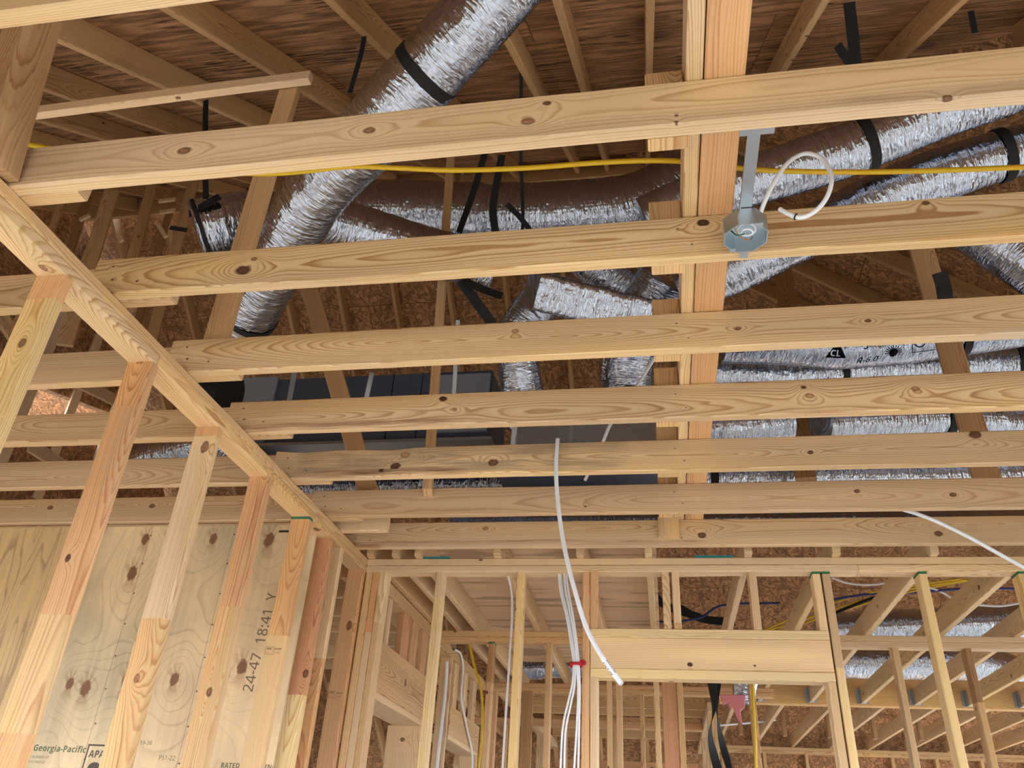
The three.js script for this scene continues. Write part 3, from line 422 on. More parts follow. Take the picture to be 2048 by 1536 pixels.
[['pale upright board in the bright gable opening, left', -5.75], ['pale upright board in the bright gable opening, middle', -6.3], ['pale upright board in the bright gable opening, right', -6.9]].forEach(([l, z], i) => member('gable_stud', l, 'stud', [-5.85, 4.2, z], [-5.85, slopeB(Math.min(z, -5.6)) - 0.02, z], 0.089, 0.038, [1, 0, 0.4], wood(i + 3, 'pale')));
[['pale brace crossing the bright gable opening', [-5.400, 5.165, -5.730], [-5.400, 5.460, -7.197]], ['second pale brace low in the bright gable opening', [-5.400, 4.367, -5.519], [-5.400, 4.382, -6.300]], ['pale brace under the second lapped joist at far left', [-5.400, 5.236, -4.555], [-5.400, 5.029, -5.163]]].forEach(([l, a, b], i) => member('gable_brace', l, 'brace', a, b, 0.12, 0.038, [1, 0, 0.5], wood(i, 'pale')));

// ───────── second room: joists over it, bearing wall, pale plywood above ─────────
const zL = [-4.1, -8.1];
[['joist with the boldest grain along the left hall wall', -1.585, 'honey'], ['joist over the hall, second from its left wall', -1.44, 'tan'], ['joist over the hall, third from its left wall', -1.31, 'tan'], ['joist over the hall beside the white cable', -0.868, 'tan'], ['joist over the hall left of the printed panel', -0.42, 'tan']].forEach(([l, x, t], i) => box('hall_joist', l, 'joist', x, x + 0.038, YB, YT, zL[0], i ? zL[1] : -5.75, wood([4, 3, 6, 0, 5][i], t)));
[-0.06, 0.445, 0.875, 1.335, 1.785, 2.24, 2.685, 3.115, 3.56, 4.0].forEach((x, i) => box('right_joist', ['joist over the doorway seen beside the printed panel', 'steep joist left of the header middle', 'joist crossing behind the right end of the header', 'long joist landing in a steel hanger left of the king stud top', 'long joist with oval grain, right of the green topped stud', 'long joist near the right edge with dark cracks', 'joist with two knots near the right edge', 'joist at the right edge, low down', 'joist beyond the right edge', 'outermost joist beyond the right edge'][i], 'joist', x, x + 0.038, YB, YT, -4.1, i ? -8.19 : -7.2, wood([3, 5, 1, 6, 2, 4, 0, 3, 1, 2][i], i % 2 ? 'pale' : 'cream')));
{ const g = boxUV(1.58, 0.018, 3.2, 2.44, 1.22); const m = new THREE.Mesh(g, M.palePly); m.position.set(-0.79, YT + 0.0095, -5.75); put(m, 'floor_sheet'); tag(m, 'pale plywood sheet laid over the hall joists', 'plywood'); }
{ // the printed panel right of the orange stud
  const c = document.createElement('canvas'); c.width = c.height = 256; const x = c.getContext('2d'); x.fillStyle = '#cfa67c'; x.fillRect(0, 0, 256, 256); for (let i = 0; i < 60; i++) { x.fillStyle = `rgba(${120 + 40 * R()},${84 + 30 * R()},50,0.12)`; x.fillRect(0, 256 * R(), 256, 2 + 5 * R()); }
  x.fillStyle = 'rgba(70,45,30,0.75)'; x.font = '15px sans-serif'; ['RATED SHEATHING', 'PS 2  EXPOSURE 1', 'SIZED FOR SPACING', '7/16 CATEGORY', '24/16  OSB'].forEach((t, i) => x.fillText(t, 70, 70 + i * 26)); x.strokeStyle = 'rgba(70,45,30,0.6)'; x.strokeRect(62, 50, 170, 136);
  const t = new THREE.CanvasTexture(c); t.colorSpace = THREE.SRGBColorSpace; const m = new THREE.Mesh(new THREE.BoxGeometry(0.21, 0.24, 0.012), new THREE.MeshStandardMaterial({ map: t, roughness: 0.85 })); m.position.set(...[-0.281, 3.170, -6.369]); put(m, 'stamped_panel'); tag(m, 'tan sheathing panel with a printed stamp above the header', 'panel');
  const m2 = new THREE.Mesh(boxUV(0.22, 0.26, 0.012, 2.44, 1.22), M.palePly); m2.position.set(...[-0.362, 3.360, -6.261]); put(m2, 'pale_panel'); tag(m2, 'pale plywood offcut above the stamped panel', 'panel');
}
const Z2 = -5.70, Z22 = -5.79;
pl('upper top plate of the hall wall beyond the first studs', -1.585, -0.33, 2.809, YB - 0.0005, Z2, Z22, wood(6, 'honey'));
pl('lower top plate of the hall wall with bright underside', -1.585, -0.33, YP, 2.8085, Z2, Z22, wood(0, 'honey'));
pl('upper top plate of the right hand partition behind the king stud', 0.9, 5.1, 2.809, YB - 0.0005, Z2, Z22, wood(3, 'tan'));
pl('lower top plate of the right hand partition behind the king stud', 0.9, 5.1, YP, 2.8085, Z2, Z22, wood(3, 'tan'));
const S2 = (label, x, z, cuts, o = {}) => stud(label, x, x + (o.w ?? 0.038), z, z - (o.t ?? 0.089), o.top ?? YP, cuts, o);
S2('hall wall stud with orange top, left of the bowed stud', -1.197, Z2, [[0.1, 2, 'brown'], [1, 4, 'honey']], { green: true });
S2('hall wall stud left of the cable bundle', -0.787, Z2, [[1, 4, 'honey']]);
S2('thin left stud of the pair seen through the doorway', -0.368, Z2, [[1, 6, 'honey']]);
S2('right stud of the pair seen through the doorway', -0.305, Z2, [[1, 3, 'honey']]);
S2('left board of the built up post inside the doorway', -0.057, Z2, [[1, 0, 'tan']]);
S2('flat red and tan face of the built up post inside the doorway', -0.002, Z2 - 0.02, [[0.44, 3, 'red'], [1, 3, 'tan']], { w: 0.097, t: 0.038 });
S2('right board of the built up post, ending short', 0.097, Z2, [[1, 0, 'honey']], { y0: 1.62, top: 2.771 });
S2('partition stud left of the green topped stud, lower half orange', 1.49, Z2, [[0.42, 1, 'tan'], [1, 4, 'orange']]);
S2('partition stud right of the green topped stud, with a bark bite', 1.93, Z2, [[0.12, 4, 'brown'], [1, 1, 'honey', [[0.0, 0.2, 0.012, 1]]]]);
S2('partition stud near the yellow cable under the header', 0.56, Z2, [[1, 2, 'honey']]);
S2('partition stud beyond the right edge', 2.4, Z2, [[1, 2, 'tan']]);
// hall wall on the left with its deep header
pl('top plates of the left hall wall above the deep header', XO - 0.1, XL, YP, YB - 0.0005, ZB2 - 0.002, -7.55, wood(2, 'honey'));
box('hall_header', 'deep header with wavy grain in the left hall wall', 'header', XL - 0.04, XL, 2.225, 2.50, -4.34, -5.62, wood(2, 'honey'), { segs: 12 });
box('hall_header', 'pale soffit board under the deep hall header', 'header', XL - 0.21, XL - 0.001, 2.185, 2.224, -4.34, -5.62, wood(3, 'pale'));
box('hall_header', 'second header further down the left hall wall', 'header', XL - 0.04, XL, 2.235, 2.44, -6.3, -7.4, wood(4, 'honey'));
box('hall_header', 'pale soffit board under the second hall header', 'header', XL - 0.18, XL - 0.001, 2.20, 2.234, -6.3, -7.4, wood(3, 'pale'));
[['pale cripple over the deep header by the corner', -4.42, 'tan', 0.09], ['plain cripple over the deep header', -4.62, 'tan', 0.075], ['red cripple over the deep header', -4.95, 'red', 0.15], ['orange cripple over the deep header with a knot', -5.16, 'orange', 0.14], ['last cripple over the deep header', -5.42, 'orange', 0.12]].forEach(([l, z, t, w], i) => box('cripple_stud', l, 'stud', XL - 0.05, XL - 0.012, 2.501, YP, z, z - w, wood(i + 2, t)));
[['first cripple over the second hall header', -6.4], ['second cripple over the second hall header', -6.75], ['third cripple over the second hall header', -7.1]].forEach(([l, z], i) => box('cripple_stud', l, 'stud', XL - 0.05, XL - 0.012, 2.441, YP, z, z - 0.13, wood(i, 'tan')));
box('hall_stud', 'first stud of the left hall wall at the corner', 'stud', XL - 0.089, XL, 0, YP, -4.235, -4.273, wood(2, 'honey'));
box('hall_stud', 'second stud of the left hall wall at the corner', 'stud', XL - 0.089, XL, 0, YP, -4.28, -4.318, wood(4, 'honey'));
box('hall_post', 'broad pale board under the far end of the deep header', 'post', XL - 0.24, XL, 0, 2.184, -5.58, -5.62, wood(6, 'tan'));
box('hall_stud', 'stud of the left hall wall past the deep header', 'stud', XL - 0.089, XL, 0, YP, -5.63, -5.668, wood(1, 'tan'));
box('hall_stud', 'stud of the left hall wall carrying the white cable', 'stud', XL - 0.089, XL, 0, YP, -5.80, -5.84, wood(3, 'tan'));
box('hall_stud', 'stud of the left hall wall before the second header', 'stud', XL - 0.089, XL, 0, YP, -6.22, -6.26, wood(5, 'tan'));
box('hall_post', 'broad pale board under the far end of the second header', 'post', XL - 0.2, XL, 0, 2.199, -7.36, -7.4, wood(1, 'tan'));
// third and fourth partitions, deep in the house
pl('upper top plate of the third partition', -1.585, 0.95, 2.809, YB - 0.0005, -7.56, -7.65, wood(4, 'orange'));
pl('lower top plate of the third partition, bright below', -1.585, 0.95, YP, 2.8085, -7.56, -7.65, wood(0, 'honey'));
S2('dark broad stud of the third partition behind the bowed stud', -1.25, -7.56, [[0.4, 4, 'brown'], [1, 3, 'brown']], { w: 0.1, t: 0.038 });
S2('stud of the third partition between cables', -0.62, -7.56, [[1, 2, 'honey']]);
S2('stud of the third partition, left in the doorway', -0.2, -7.56, [[1, 1, 'honey']]);
S2('stud of the third partition at the hall corner', -1.52, -7.56, [[1, 5, 'orange']]);
pl('top plates of the fourth partition, far back', -3.2, 0.5, YP, YB - 0.0005, -9.6, -9.69, wood(5, 'orange'));
S2('left stud of the fourth partition far back', -1.78, -9.6, [[1, 0, 'honey']]);
S2('middle stud of the fourth partition far back', -1.1, -9.6, [[1, 2, 'honey']]);
S2('right stud of the fourth partition far back', -0.55, -9.6, [[1, 4, 'honey']]);
for (let i = 0; i < 8; i++) box('far_joist', ordinal[i] + ' of the level joists stepping back behind the doorway posts', 'joist', -1.4, 0.42, YB, YT, [-8.75, -9.2, -10.25, -10.96, -11.72, -12.4, -13, -13.7][i], [-8.75, -9.2, -10.25, -10.96, -11.72, -12.4, -13, -13.7][i] - 0.038, wood(i, i > 4 ? 'orange' : 'honey'));
for (let i = 0; i < 4; i++) box('far_joist', ordinal[i] + ' of the far left joists running away behind the third partition', 'joist', -3.1 + i * 0.5, -3.062 + i * 0.5, YB, YT, -7.6, -11.2, wood(i, 'honey'));
pl('far plate that carries the stepping joists on the right', 0.42, 0.51, YP, YB - 0.0005, -8.3, -14, wood(2, 'tan')); pl('far plate that carries the stepping joists on the left', -1.49, -1.4, YP, YB - 0.0005, -9.7, -14, wood(3, 'tan'));
for (let i = 0; i < 4; i++) { box('far_post', ordinal[i] + ' post under the right far plate', 'post', 0.42, 0.51, 0, YP, -8.5 - i * 1.7, -8.59 - i * 1.7, wood(i, 'tan')); if (i > 0) box('far_post', ordinal[i] + ' post under the left far plate', 'post', -1.49, -1.4, 0, YP, -8.5 - i * 1.7, -8.59 - i * 1.7, wood(i, 'tan')); }
box('sky_board', 'red brown boards closing the far end low down', 'board', -1.39, 0.41, 2.45, 2.62, -11.3, -11.34, wood(4, 'red'));

// beam with hangers, and the joists beyond it
box('header_beam', 'deep orange beam that the steel hangers are nailed to', 'beam', 0.53, 5.15, 2.83, 3.07, -8.2, -8.29, tone(pool[6], [1.0, 0.84, 0.58]), { segs: 14 });
for (let i = 0; i < 6; i++) {
  const x = [0.875, 1.335, 1.785, 2.24, 2.685, 3.115][i], g = thing('joist_hanger', 'galvanised joist hanger, ' + ['first', 'second', 'third', 'fourth', 'fifth', 'last'][i] + ' from the left along the deep beam', 'hanger', [x + 0.019, YB, -8.16]);
  for (const s of [-1, 1]) part(g, 'side_flange', new THREE.BoxGeometry(0.0025, 0.13, 0.06), M.galv).position.set(s * 0.0225, 0.064, 0);
  part(g, 'seat', new THREE.BoxGeometry(0.047, 0.002, 0.06), M.galv).position.y = -0.002; for (const s of [-1, 1]) { const tab = part(g, 'nail_tab', new THREE.BoxGeometry(0.03, 0.13, 0.002), M.galv); tab.position.set(s * 0.038, 0.064, -0.0375); for (const y of [-0.034, 0, 0.036]) { const q = part(tab, 'nail_head', new THREE.CylinderGeometry(0.004, 0.004, 0.003, 8), M.steel); q.rotation.x = Math.PI / 2; q.position.set(0, y, 0.002); } }
}
[0.66, 1.1, 1.55, 2.0, 2.45, 2.9, 3.35, 3.8].forEach((x, i) => box('rear_joist', ordinal[i] + ' joist from the left running on behind the deep beam', 'joist', x, x + 0.038, YB - 0.0, YT, -8.3, -11.36, wood(i + 2, i % 2 ? 'pale' : 'tan')));
pl('upper plate of the far outer wall', 0.52, 5.2, 2.809, YB - 0.0005, -11.27, -11.36, wood(3, 'honey')); pl('lower plate of the far outer wall', 0.52, 5.2, YP, 2.8085, -11.27, -11.36, wood(1, 'honey'));
for (let i = 0; i < 8; i++) box('outer_stud', ordinal[i] + ' stud from the left of the far outer wall', 'stud', 0.7 + i * 0.5, 0.738 + i * 0.5, 0, YP, -11.27, -11.358, wood(i, 'honey'));
for (let i = 0; i < 5; i++) box('hanging_block', ordinal[i] + ' dark short block hanging beside the joists behind the beam', 'block', 0.782 + i * 0.445, 0.782 + 0.04 + i * 0.445, 2.72, 2.99, -9.38, -9.47, wood(i, 'brown'));

// ───────── ducts ─────────
const ductTurn = rng(41);
function ductGeo(pts, rad, o = {}) {
  const curve = new THREE.CatmullRomCurve3(pts.map(V), false, 'centripetal'), L = curve.getLength(), ns = Math.min(700, Math.round(L / 0.0075)), nr = 56, s = Math.floor(ductTurn() * 9999);
  const fr = curve.computeFrenetFrames(ns, false), pos = [], uv = [], idx = [];
  // a steady frame: keep the seam turned away from the camera's side
  for (let i = 0; i <= ns; i++) {
    const t = i / ns, P = curve.getPointAt(t), tg = curve.getTangentAt(t), n = new THREE.Vector3(0, 1, 0.001); n.addScaledVector(tg, -n.dot(tg)).normalize(); const b = tg.clone().cross(n), l = t * L;
    let pinch = 1; for (const q of o.pinch ?? []) { const d = (l - q * L) / 0.035; pinch -= 0.09 * Math.exp(-d * d); }
    const rs = rad * (1 + 0.05 * (noise(l * 3.2, 1, s) - 0.5));
    for (let j = 0; j <= nr; j++) {
      const a = (j % nr) / nr * Math.PI * 2, ca = Math.cos(a), sa = Math.sin(a);
      const w1 = noise(l * 34 + 1.6 * noise(a * 1.6, l * 4, s + 8), j % nr / nr * 9, s, 0, 9), w2 = noise(l * 85, j % nr / nr * 16, s + 3, 0, 16), big = noise(l * 7, j % nr / nr * 6, s + 5, 0, 6);
      const r = rs * pinch + (o.rough ?? 1) * (0.0042 * (1 - Math.abs(2 * w1 - 1)) + 0.0022 * (1 - Math.abs(2 * w2 - 1)) + 0.009 * (big - 0.5)) + (o.rib ?? 0) * Math.abs(Math.sin(l * Math.PI / 0.028));
      pos.push(P.x + (n.x * ca + b.x * sa) * r, P.y + (n.y * ca + b.y * sa) * r, P.z + (n.z * ca + b.z * sa) * r); uv.push(l / 0.45, j / nr * (Math.PI * 2 * rad) / 0.45);
    }
  }
  for (let i = 0; i < ns; i++) for (let j = 0; j < nr; j++) { const q = i * (nr + 1) + j, e = q + nr + 1; idx.push(q, q + 1, e, q + 1, e + 1, e); }
  for (const [i, fl] of [[0, 0], [ns, 1]]) { const base = pos.length / 3, P = curve.getPointAt(i / ns); pos.push(P.x, P.y, P.z); uv.push(0, 0); for (let j = 0; j < nr; j++) { const q = i * (nr + 1) + j; fl ? idx.push(base, q, q + 1) : idx.push(base, q + 1, q); } }
  const g = new THREE.BufferGeometry(); g.setAttribute('position', new THREE.Float32BufferAttribute(pos, 3)); g.setAttribute('uv', new THREE.Float32BufferAttribute(uv, 2)); g.setIndex(idx); g.computeVertexNormals();
  return { g, curve, L };
}
function ring(curve, t, r, w, th = 0.004) { // a strap wrapped round a duct
  const P = curve.getPointAt(t), tg = curve.getTangentAt(t), pos = [], idx = [], n = new THREE.Vector3(0, 1, 0.001); n.addScaledVector(tg, -n.dot(tg)).normalize(); const b = tg.clone().cross(n), nr = 48;
  const prof = [[-w / 2, 0], [-w / 2, th], [w / 2, th], [w / 2, 0]];
  for (let j = 0; j <= nr; j++) { const a = j / nr * Math.PI * 2; for (const [s, h] of prof) { const rad = r + h + 0.002 * Math.sin(a * 5); pos.push(P.x + tg.x * s + (n.x * Math.cos(a) + b.x * Math.sin(a)) * rad, P.y + tg.y * s + (n.y * Math.cos(a) + b.y * Math.sin(a)) * rad, P.z + tg.z * s + (n.z * Math.cos(a) + b.z * Math.sin(a)) * rad); } }
  for (let j = 0; j < nr; j++) for (let k = 0; k < 4; k++) { const q = j * 4 + k, q2 = j * 4 + (k + 1) % 4; idx.push(q, q + 4, q2, q2, q + 4, q2 + 4); }
  const g = new THREE.BufferGeometry(); g.setAttribute('position', new THREE.Float32BufferAttribute(pos, 3)); g.setIndex(idx); const f = g.toNonIndexed(); f.computeVertexNormals(); return f;
}
function duct(label, pts, rad, o = {}) {
  const go = (a, b, d) => { const v = V(a).sub(V(b)).normalize(); return [a[0] + v.x * d, a[1] + v.y * d, a[2] + v.z * d]; };
  if (o.on) pts = [...pts, go(pts.at(-1), pts.at(-2), o.on)];
  if (o.back) pts = [go(pts[0], pts[1], o.back), ...pts];
  const { g, curve, L } = ductGeo(pts, rad, { ...o, pinch: (o.straps ?? []).map((s) => s[0]) }); const t = thing('flex_duct', label, 'duct');
  part(t, 'foil_jacket', g, o.mat ?? M.foil);
  return { t, curve, L, rad };
}
function near(curve, P) { let b = 0, bd = 1e9; const p = V(P); for (let i = 0; i <= 200; i++) { const e = curve.getPointAt(i / 200).distanceToSquared(p); if (e < bd) { bd = e; b = i / 200; } } return b; }
function strapRing(label, d, t, w = 0.05) { if (Array.isArray(t)) t = near(d.curve, t); const m = new THREE.Mesh(ring(d.curve, t, d.rad * 0.965 + 0.012, w), M.strap); put(m, 'duct_strap'); tag(m, label, 'strap'); return m; }
function ribbon(name, label, pts, w, mat, n = [0, 0, 1], cat = 'strap', tw = 0) { // a flat strap hanging along pts
  const c = new THREE.CatmullRomCurve3(pts.map(V), false, 'centripetal'), ns = Math.max(8, pts.length * 10), pos = [], idx = [], th = 0.003;
  for (let i = 0; i <= ns; i++) { const t = i / ns, P = c.getPointAt(t), tg = c.getTangentAt(t), z = V(n); if (tw) z.applyAxisAngle(tg, tw * t); z.addScaledVector(tg, -z.dot(tg)).normalize(); const y = z.clone().cross(tg); for (const [a, b] of [[-w / 2, -th / 2], [w / 2, -th / 2], [w / 2, th / 2], [-w / 2, th / 2]]) pos.push(P.x + y.x * a + z.x * b, P.y + y.y * a + z.y * b, P.z + y.z * a + z.z * b); }
  for (let i = 0; i < ns; i++) for (let k = 0; k < 4; k++) { const q = i * 4 + k, q2 = i * 4 + (k + 1) % 4; idx.push(q, q2, q + 4, q2, q2 + 4, q + 4); }
  const g = new THREE.BufferGeometry(); g.setAttribute('position', new THREE.Float32BufferAttribute(pos, 3)); g.setIndex(idx); const f = g.toNonIndexed(); f.computeVertexNormals();
  const m = new THREE.Mesh(f, mat); put(m, name); return tag(m, label, cat);
}
const D1 = duct('big foil flex duct coming down from the top centre', [[-0.202, 4.521, -1.644], [-0.516, 4.365, -1.854], [-0.850, 4.208, -2.061], [-1.153, 4.079, -2.257], [-1.489, 3.974, -2.490], [-1.808, 3.867, -2.848], [-2.128, 3.781, -3.193], [-2.266, 3.720, -3.356]], 0.138, {});
strapRing('black strap round the big duct above the topmost full joist', D1, [-0.855, 4.204, -2.062]); strapRing('black strap round the big duct at its lower bend', D1, [-1.723, 3.900, -2.726], 0.035); strapRing('black strap round the big duct near the grey air handler', D1, [-2.031, 3.799, -3.082], 0.035);
const D0 = duct('short foil duct with a rounded end at the left, behind the tall post', [[-2.254, 4.121, -2.782], [-2.132, 4.192, -2.823], [-1.997, 4.317, -2.952], [-1.898, 4.430, -3.140]], 0.15, { rough: 0.55, rib: 0.003 });
strapRing('thin black band at the rounded end of the left duct', D0, 0.05, 0.02);
const D2 = duct('wide foil duct lying level behind the yellow cable', [[-2.275, 5.073, -3.743], [-1.726, 5.110, -3.771], [-1.069, 5.126, -3.893], [-0.542, 5.159, -3.978], [0.020, 5.261, -4.029], [0.462, 5.537, -4.010]], 0.213, { straps: [[0.45]] });
const D2b = duct('foil duct in front, sagging under the wide level duct', [[-1.634, 4.220, -2.870], [-1.513, 4.244, -2.975], [-1.179, 4.281, -3.233], [-0.833, 4.256, -3.401]], 0.13);
const D3 = duct('foil duct dropping steeply from the boxed trunk into the plenum', [[-0.493, 4.462, -3.819], [-0.648, 4.332, -3.867], [-0.775, 4.162, -3.945], [-0.769, 3.981, -4.056], [-0.744, 3.734, -4.270]], 0.125);
const D4 = duct('second foil duct dropping into the plenum left of the strongback', [[0.120, 4.539, -3.954], [-0.058, 4.353, -4.151], [-0.142, 4.135, -4.326], [-0.118, 3.836, -4.572]], 0.165);
const D5 = duct('crinkled foil duct above the boxed trunk', [[-0.475, 5.114, -4.316], [-0.207, 4.964, -4.461], [0.096, 4.861, -4.644], [0.369, 4.724, -4.842]], 0.14);
const D1r = duct('upper foil duct right of the strongback, strapped in black', [[0.012, 4.487, -3.370], [0.312, 4.585, -3.312], [0.523, 4.622, -3.272], [0.887, 4.702, -3.237], [1.191, 4.775, -3.194], [1.573, 4.866, -3.097], [2.059, 4.970, -3.012]], 0.135, { on: 0.8 });
strapRing('black strap round the upper duct right of the junction box', D1r, [1.170, 4.765, -3.196]);
const D2r = duct('lower foil duct right of the strongback, below the upper strapped one', [[0.386, 4.405, -3.792], [0.540, 4.441, -3.742], [0.980, 4.589, -3.621], [1.399, 4.719, -3.508], [1.903, 4.824, -3.426], [2.172, 4.862, -3.397]], 0.135, { on: 0.9, back: 0.2 });
strapRing('black strap round the lower duct at the right edge', D2r, [1.914, 4.827, -3.426]);
const D4r = duct('foil duct sloping down at the right edge under the box joist', [[1.707, 5.056, -3.958], [1.989, 4.827, -4.035], [2.200, 4.624, -4.082], [2.428, 4.399, -4.146]], 0.16, { on: 0.9 });
// the duct with the printed jacket
const printTex = (() => {
  const c = document.createElement('canvas'); c.width = 1024; c.height = 512; const x = c.getContext('2d'); x.fillStyle = '#e9eaee'; x.fillRect(0, 0, 1024, 512);
  x.fillStyle = '#16171c'; x.strokeStyle = '#16171c';
  const mark = (ox, oy) => {
    x.save(); x.translate(ox, oy);
    x.beginPath(); x.moveTo(40, 0); x.lineTo(86, 78); x.lineTo(-6, 78); x.closePath(); x.fill(); x.fillStyle = '#e9eaee'; x.font = 'bold 40px sans-serif'; x.fillText('CL', 12, 70); x.fillStyle = '#16171c';
    x.font = 'bold 44px sans-serif'; x.fillText('5"', 160, 42); x.font = 'italic bold 42px sans-serif'; x.fillText('R-6.0', 134, 108);
    for (let k = 0; k < 11; k++) { const a = Math.PI * k / 10; x.beginPath(); x.moveTo(300, 70); x.lineTo(300 + 40 * Math.cos(a), 70 - 34 * Math.sin(a)); x.lineWidth = 4; x.stroke(); } x.beginPath(); x.arc(300, 70, 20, 0, 7); x.fill();
    x.lineWidth = 5; x.beginPath(); x.arc(420, 30, 26, 0, 7); x.stroke(); x.font = 'bold 26px sans-serif'; x.fillText('UL', 402, 40); x.font = 'bold 20px sans-serif'; x.fillText('LISTED CLASS 1', 456, 20); x.fillText('AIR DUCT', 456, 44); x.lineWidth = 3; x.strokeRect(386, -6, 250, 84);
    x.restore();
  };
  mark(120, 320);
  const t = new THREE.CanvasTexture(c); t.colorSpace = THREE.SRGBColorSpace; t.wrapS = t.wrapT = THREE.RepeatWrapping; t.repeat.set(0.333, -0.62); t.offset.set(-0.345, 0.728); return t;
})();
const printMat = M.foil.clone(); printMat.map = printTex; // set out below so that one print falls on the visible side
const D5r = duct('foil duct printed with R-6.0 and round marks, level under the third joist', [[0.445, 4.294, -4.287], [0.814, 4.309, -4.352], [1.135, 4.299, -4.423], [1.552, 4.348, -4.476], [1.892, 4.409, -4.508], [2.510, 4.517, -4.566]], 0.138, { mat: printMat, rough: 0.8, on: 0.45 });
strapRing('black strap round the printed duct', D5r, [1.898, 4.409, -4.509]);
const D6r = duct('foil duct tucked under and behind the printed one', [[0.352, 4.441, -4.892], [0.902, 4.456, -4.993], [1.621, 4.584, -5.178], [2.850, 4.698, -5.355]], 0.165, { on: 0.1 });
strapRing('black strap on the duct behind the printed one, right end', D6r, [2.541, 4.666, -5.312], 0.06); strapRing('black strap on the duct behind the printed one, left part', D6r, [1.287, 4.527, -5.086], 0.05);
const D7a = duct('foil duct stub between strongback and brown post', [[0.127, 4.032, -4.976], [0.466, 4.071, -5.021], [0.924, 4.182, -5.164]], 0.15);
const D7b = duct('foil duct from the brown post to the right edge, level', [[1.143, 4.128, -5.122], [1.578, 4.217, -5.274], [2.062, 4.303, -5.437], [2.881, 4.358, -5.687]], 0.13, { on: 0.1 });
strapRing('black strap on the level duct right of the brown post', D7b, [2.034, 4.302, -5.433], 0.06);
const D8 = duct('long low foil duct behind the plain joist, across the room', [[-3.021, 3.868, -5.514], [-2.197, 3.915, -5.532], [-1.170, 3.942, -5.603], [-0.025, 4.023, -5.783], [1.119, 4.097, -5.967], [2.263, 4.169, -6.153], [3.064, 4.228, -6.278]], 0.2, { on: 0.1 });
const D9 = duct('foil duct showing as bright slivers over the lowest joist', [[-1.741, 3.892, -6.350], [-0.892, 3.945, -6.488], [0.375, 3.976, -6.605], [1.630, 4.050, -6.811], [3.302, 4.132, -7.096]], 0.15, { on: 0.8 });
const DL1 = duct('smooth foil duct behind the long joists at lower right', [[1.635, 3.405, -9.045], [2.471, 3.461, -9.238], [3.245, 3.485, -9.379], [4.111, 3.267, -9.686]], 0.19, { on: 0.5 });
const DL2 = duct('dim foil duct above the right hand partition', [[1.500, 3.472, -8.087], [2.062, 3.527, -8.166], [2.717, 3.586, -8.261], [3.747, 3.682, -8.410]], 0.16, { on: 0.6 });
const DL3 = duct('foil duct lying across above the hall partition', [[-1.509, 3.177, -8.613], [-1.146, 3.210, -8.666], [-0.681, 3.248, -8.736], [-0.165, 3.262, -8.831]], 0.11);
const DLl = duct('foil duct glimpsed beyond the left plate between lapped joists', [[-3.374, 3.515, -4.233], [-3.024, 3.558, -4.158], [-2.717, 3.570, -4.094], [-2.481, 3.520, -4.646]], 0.1);
{ // foil duct torn open under the header, pink lining hanging out
  const d = duct('torn end of a foil duct hanging below the header, pink lining out', [[0.689, 2.832, -6.770], [0.654, 2.746, -6.815], [0.625, 2.627, -6.882]], 0.085);
  const sh = new THREE.Shape(); sh.moveTo(-0.11, 0); [[-0.09, -0.06], [-0.06, -0.045], [-0.045, -0.1], [-0.02, -0.07], [0.0, -0.15], [0.03, -0.2], [0.02, -0.11], [0.055, -0.08], [0.07, 0]].forEach((p) => sh.lineTo(...p)); const g = new THREE.ExtrudeGeometry(sh, { depth: 0.015, bevelEnabled: true, bevelSize: 0.008, bevelThickness: 0.008, bevelSegments: 2 });
  const P = [0.555, 2.631, -6.746]; const m = part(d.t, 'pink_lining', g, M.pink); m.position.set(...P); m.userData.label = 'torn pink insulation lining';
}
{ // boxed trunk wrapped in foil
  const A = V([-0.605, 4.080, -3.376]), B = V([0.231, 4.151, -3.916]), L = A.distanceTo(B), g = new THREE.BoxGeometry(L, 0.2, 0.2, 90, 10, 10), p = g.attributes.position, n = g.attributes.normal;
  for (let i = 0; i < p.count; i++) { const x = p.getX(i), y = p.getY(i), z = p.getZ(i), k = 0.008 * (1 - Math.abs(2 * noise(x * 40, (y + z) * 20, 5) - 1)) + 0.012 * (noise(x * 9, (y - z) * 9, 6) - 0.5), e = Math.max(Math.abs(y), Math.abs(z)) ; const rr0 = Math.hypot(y, z), cl = Math.min(1, 0.128 / rr0); p.setXYZ(i, x, y * cl * (1 + k * 8), z * cl * (1 + k * 8)); }
  const uv = g.attributes.uv; for (let i = 0; i < uv.count; i++) uv.setXY(i, p.getX(i) / 0.45, (p.getY(i) + p.getZ(i)) / 0.45);
  g.computeVertexNormals(); const t = thing('boxed_duct', 'boxed trunk duct wrapped in foil with a hard lower edge', 'duct'); const m = part(t, 'foil_wrap', g, M.foil); orient(m, A.toArray(), B.toArray(), [-0.1, -0.55, 0.8]);
}
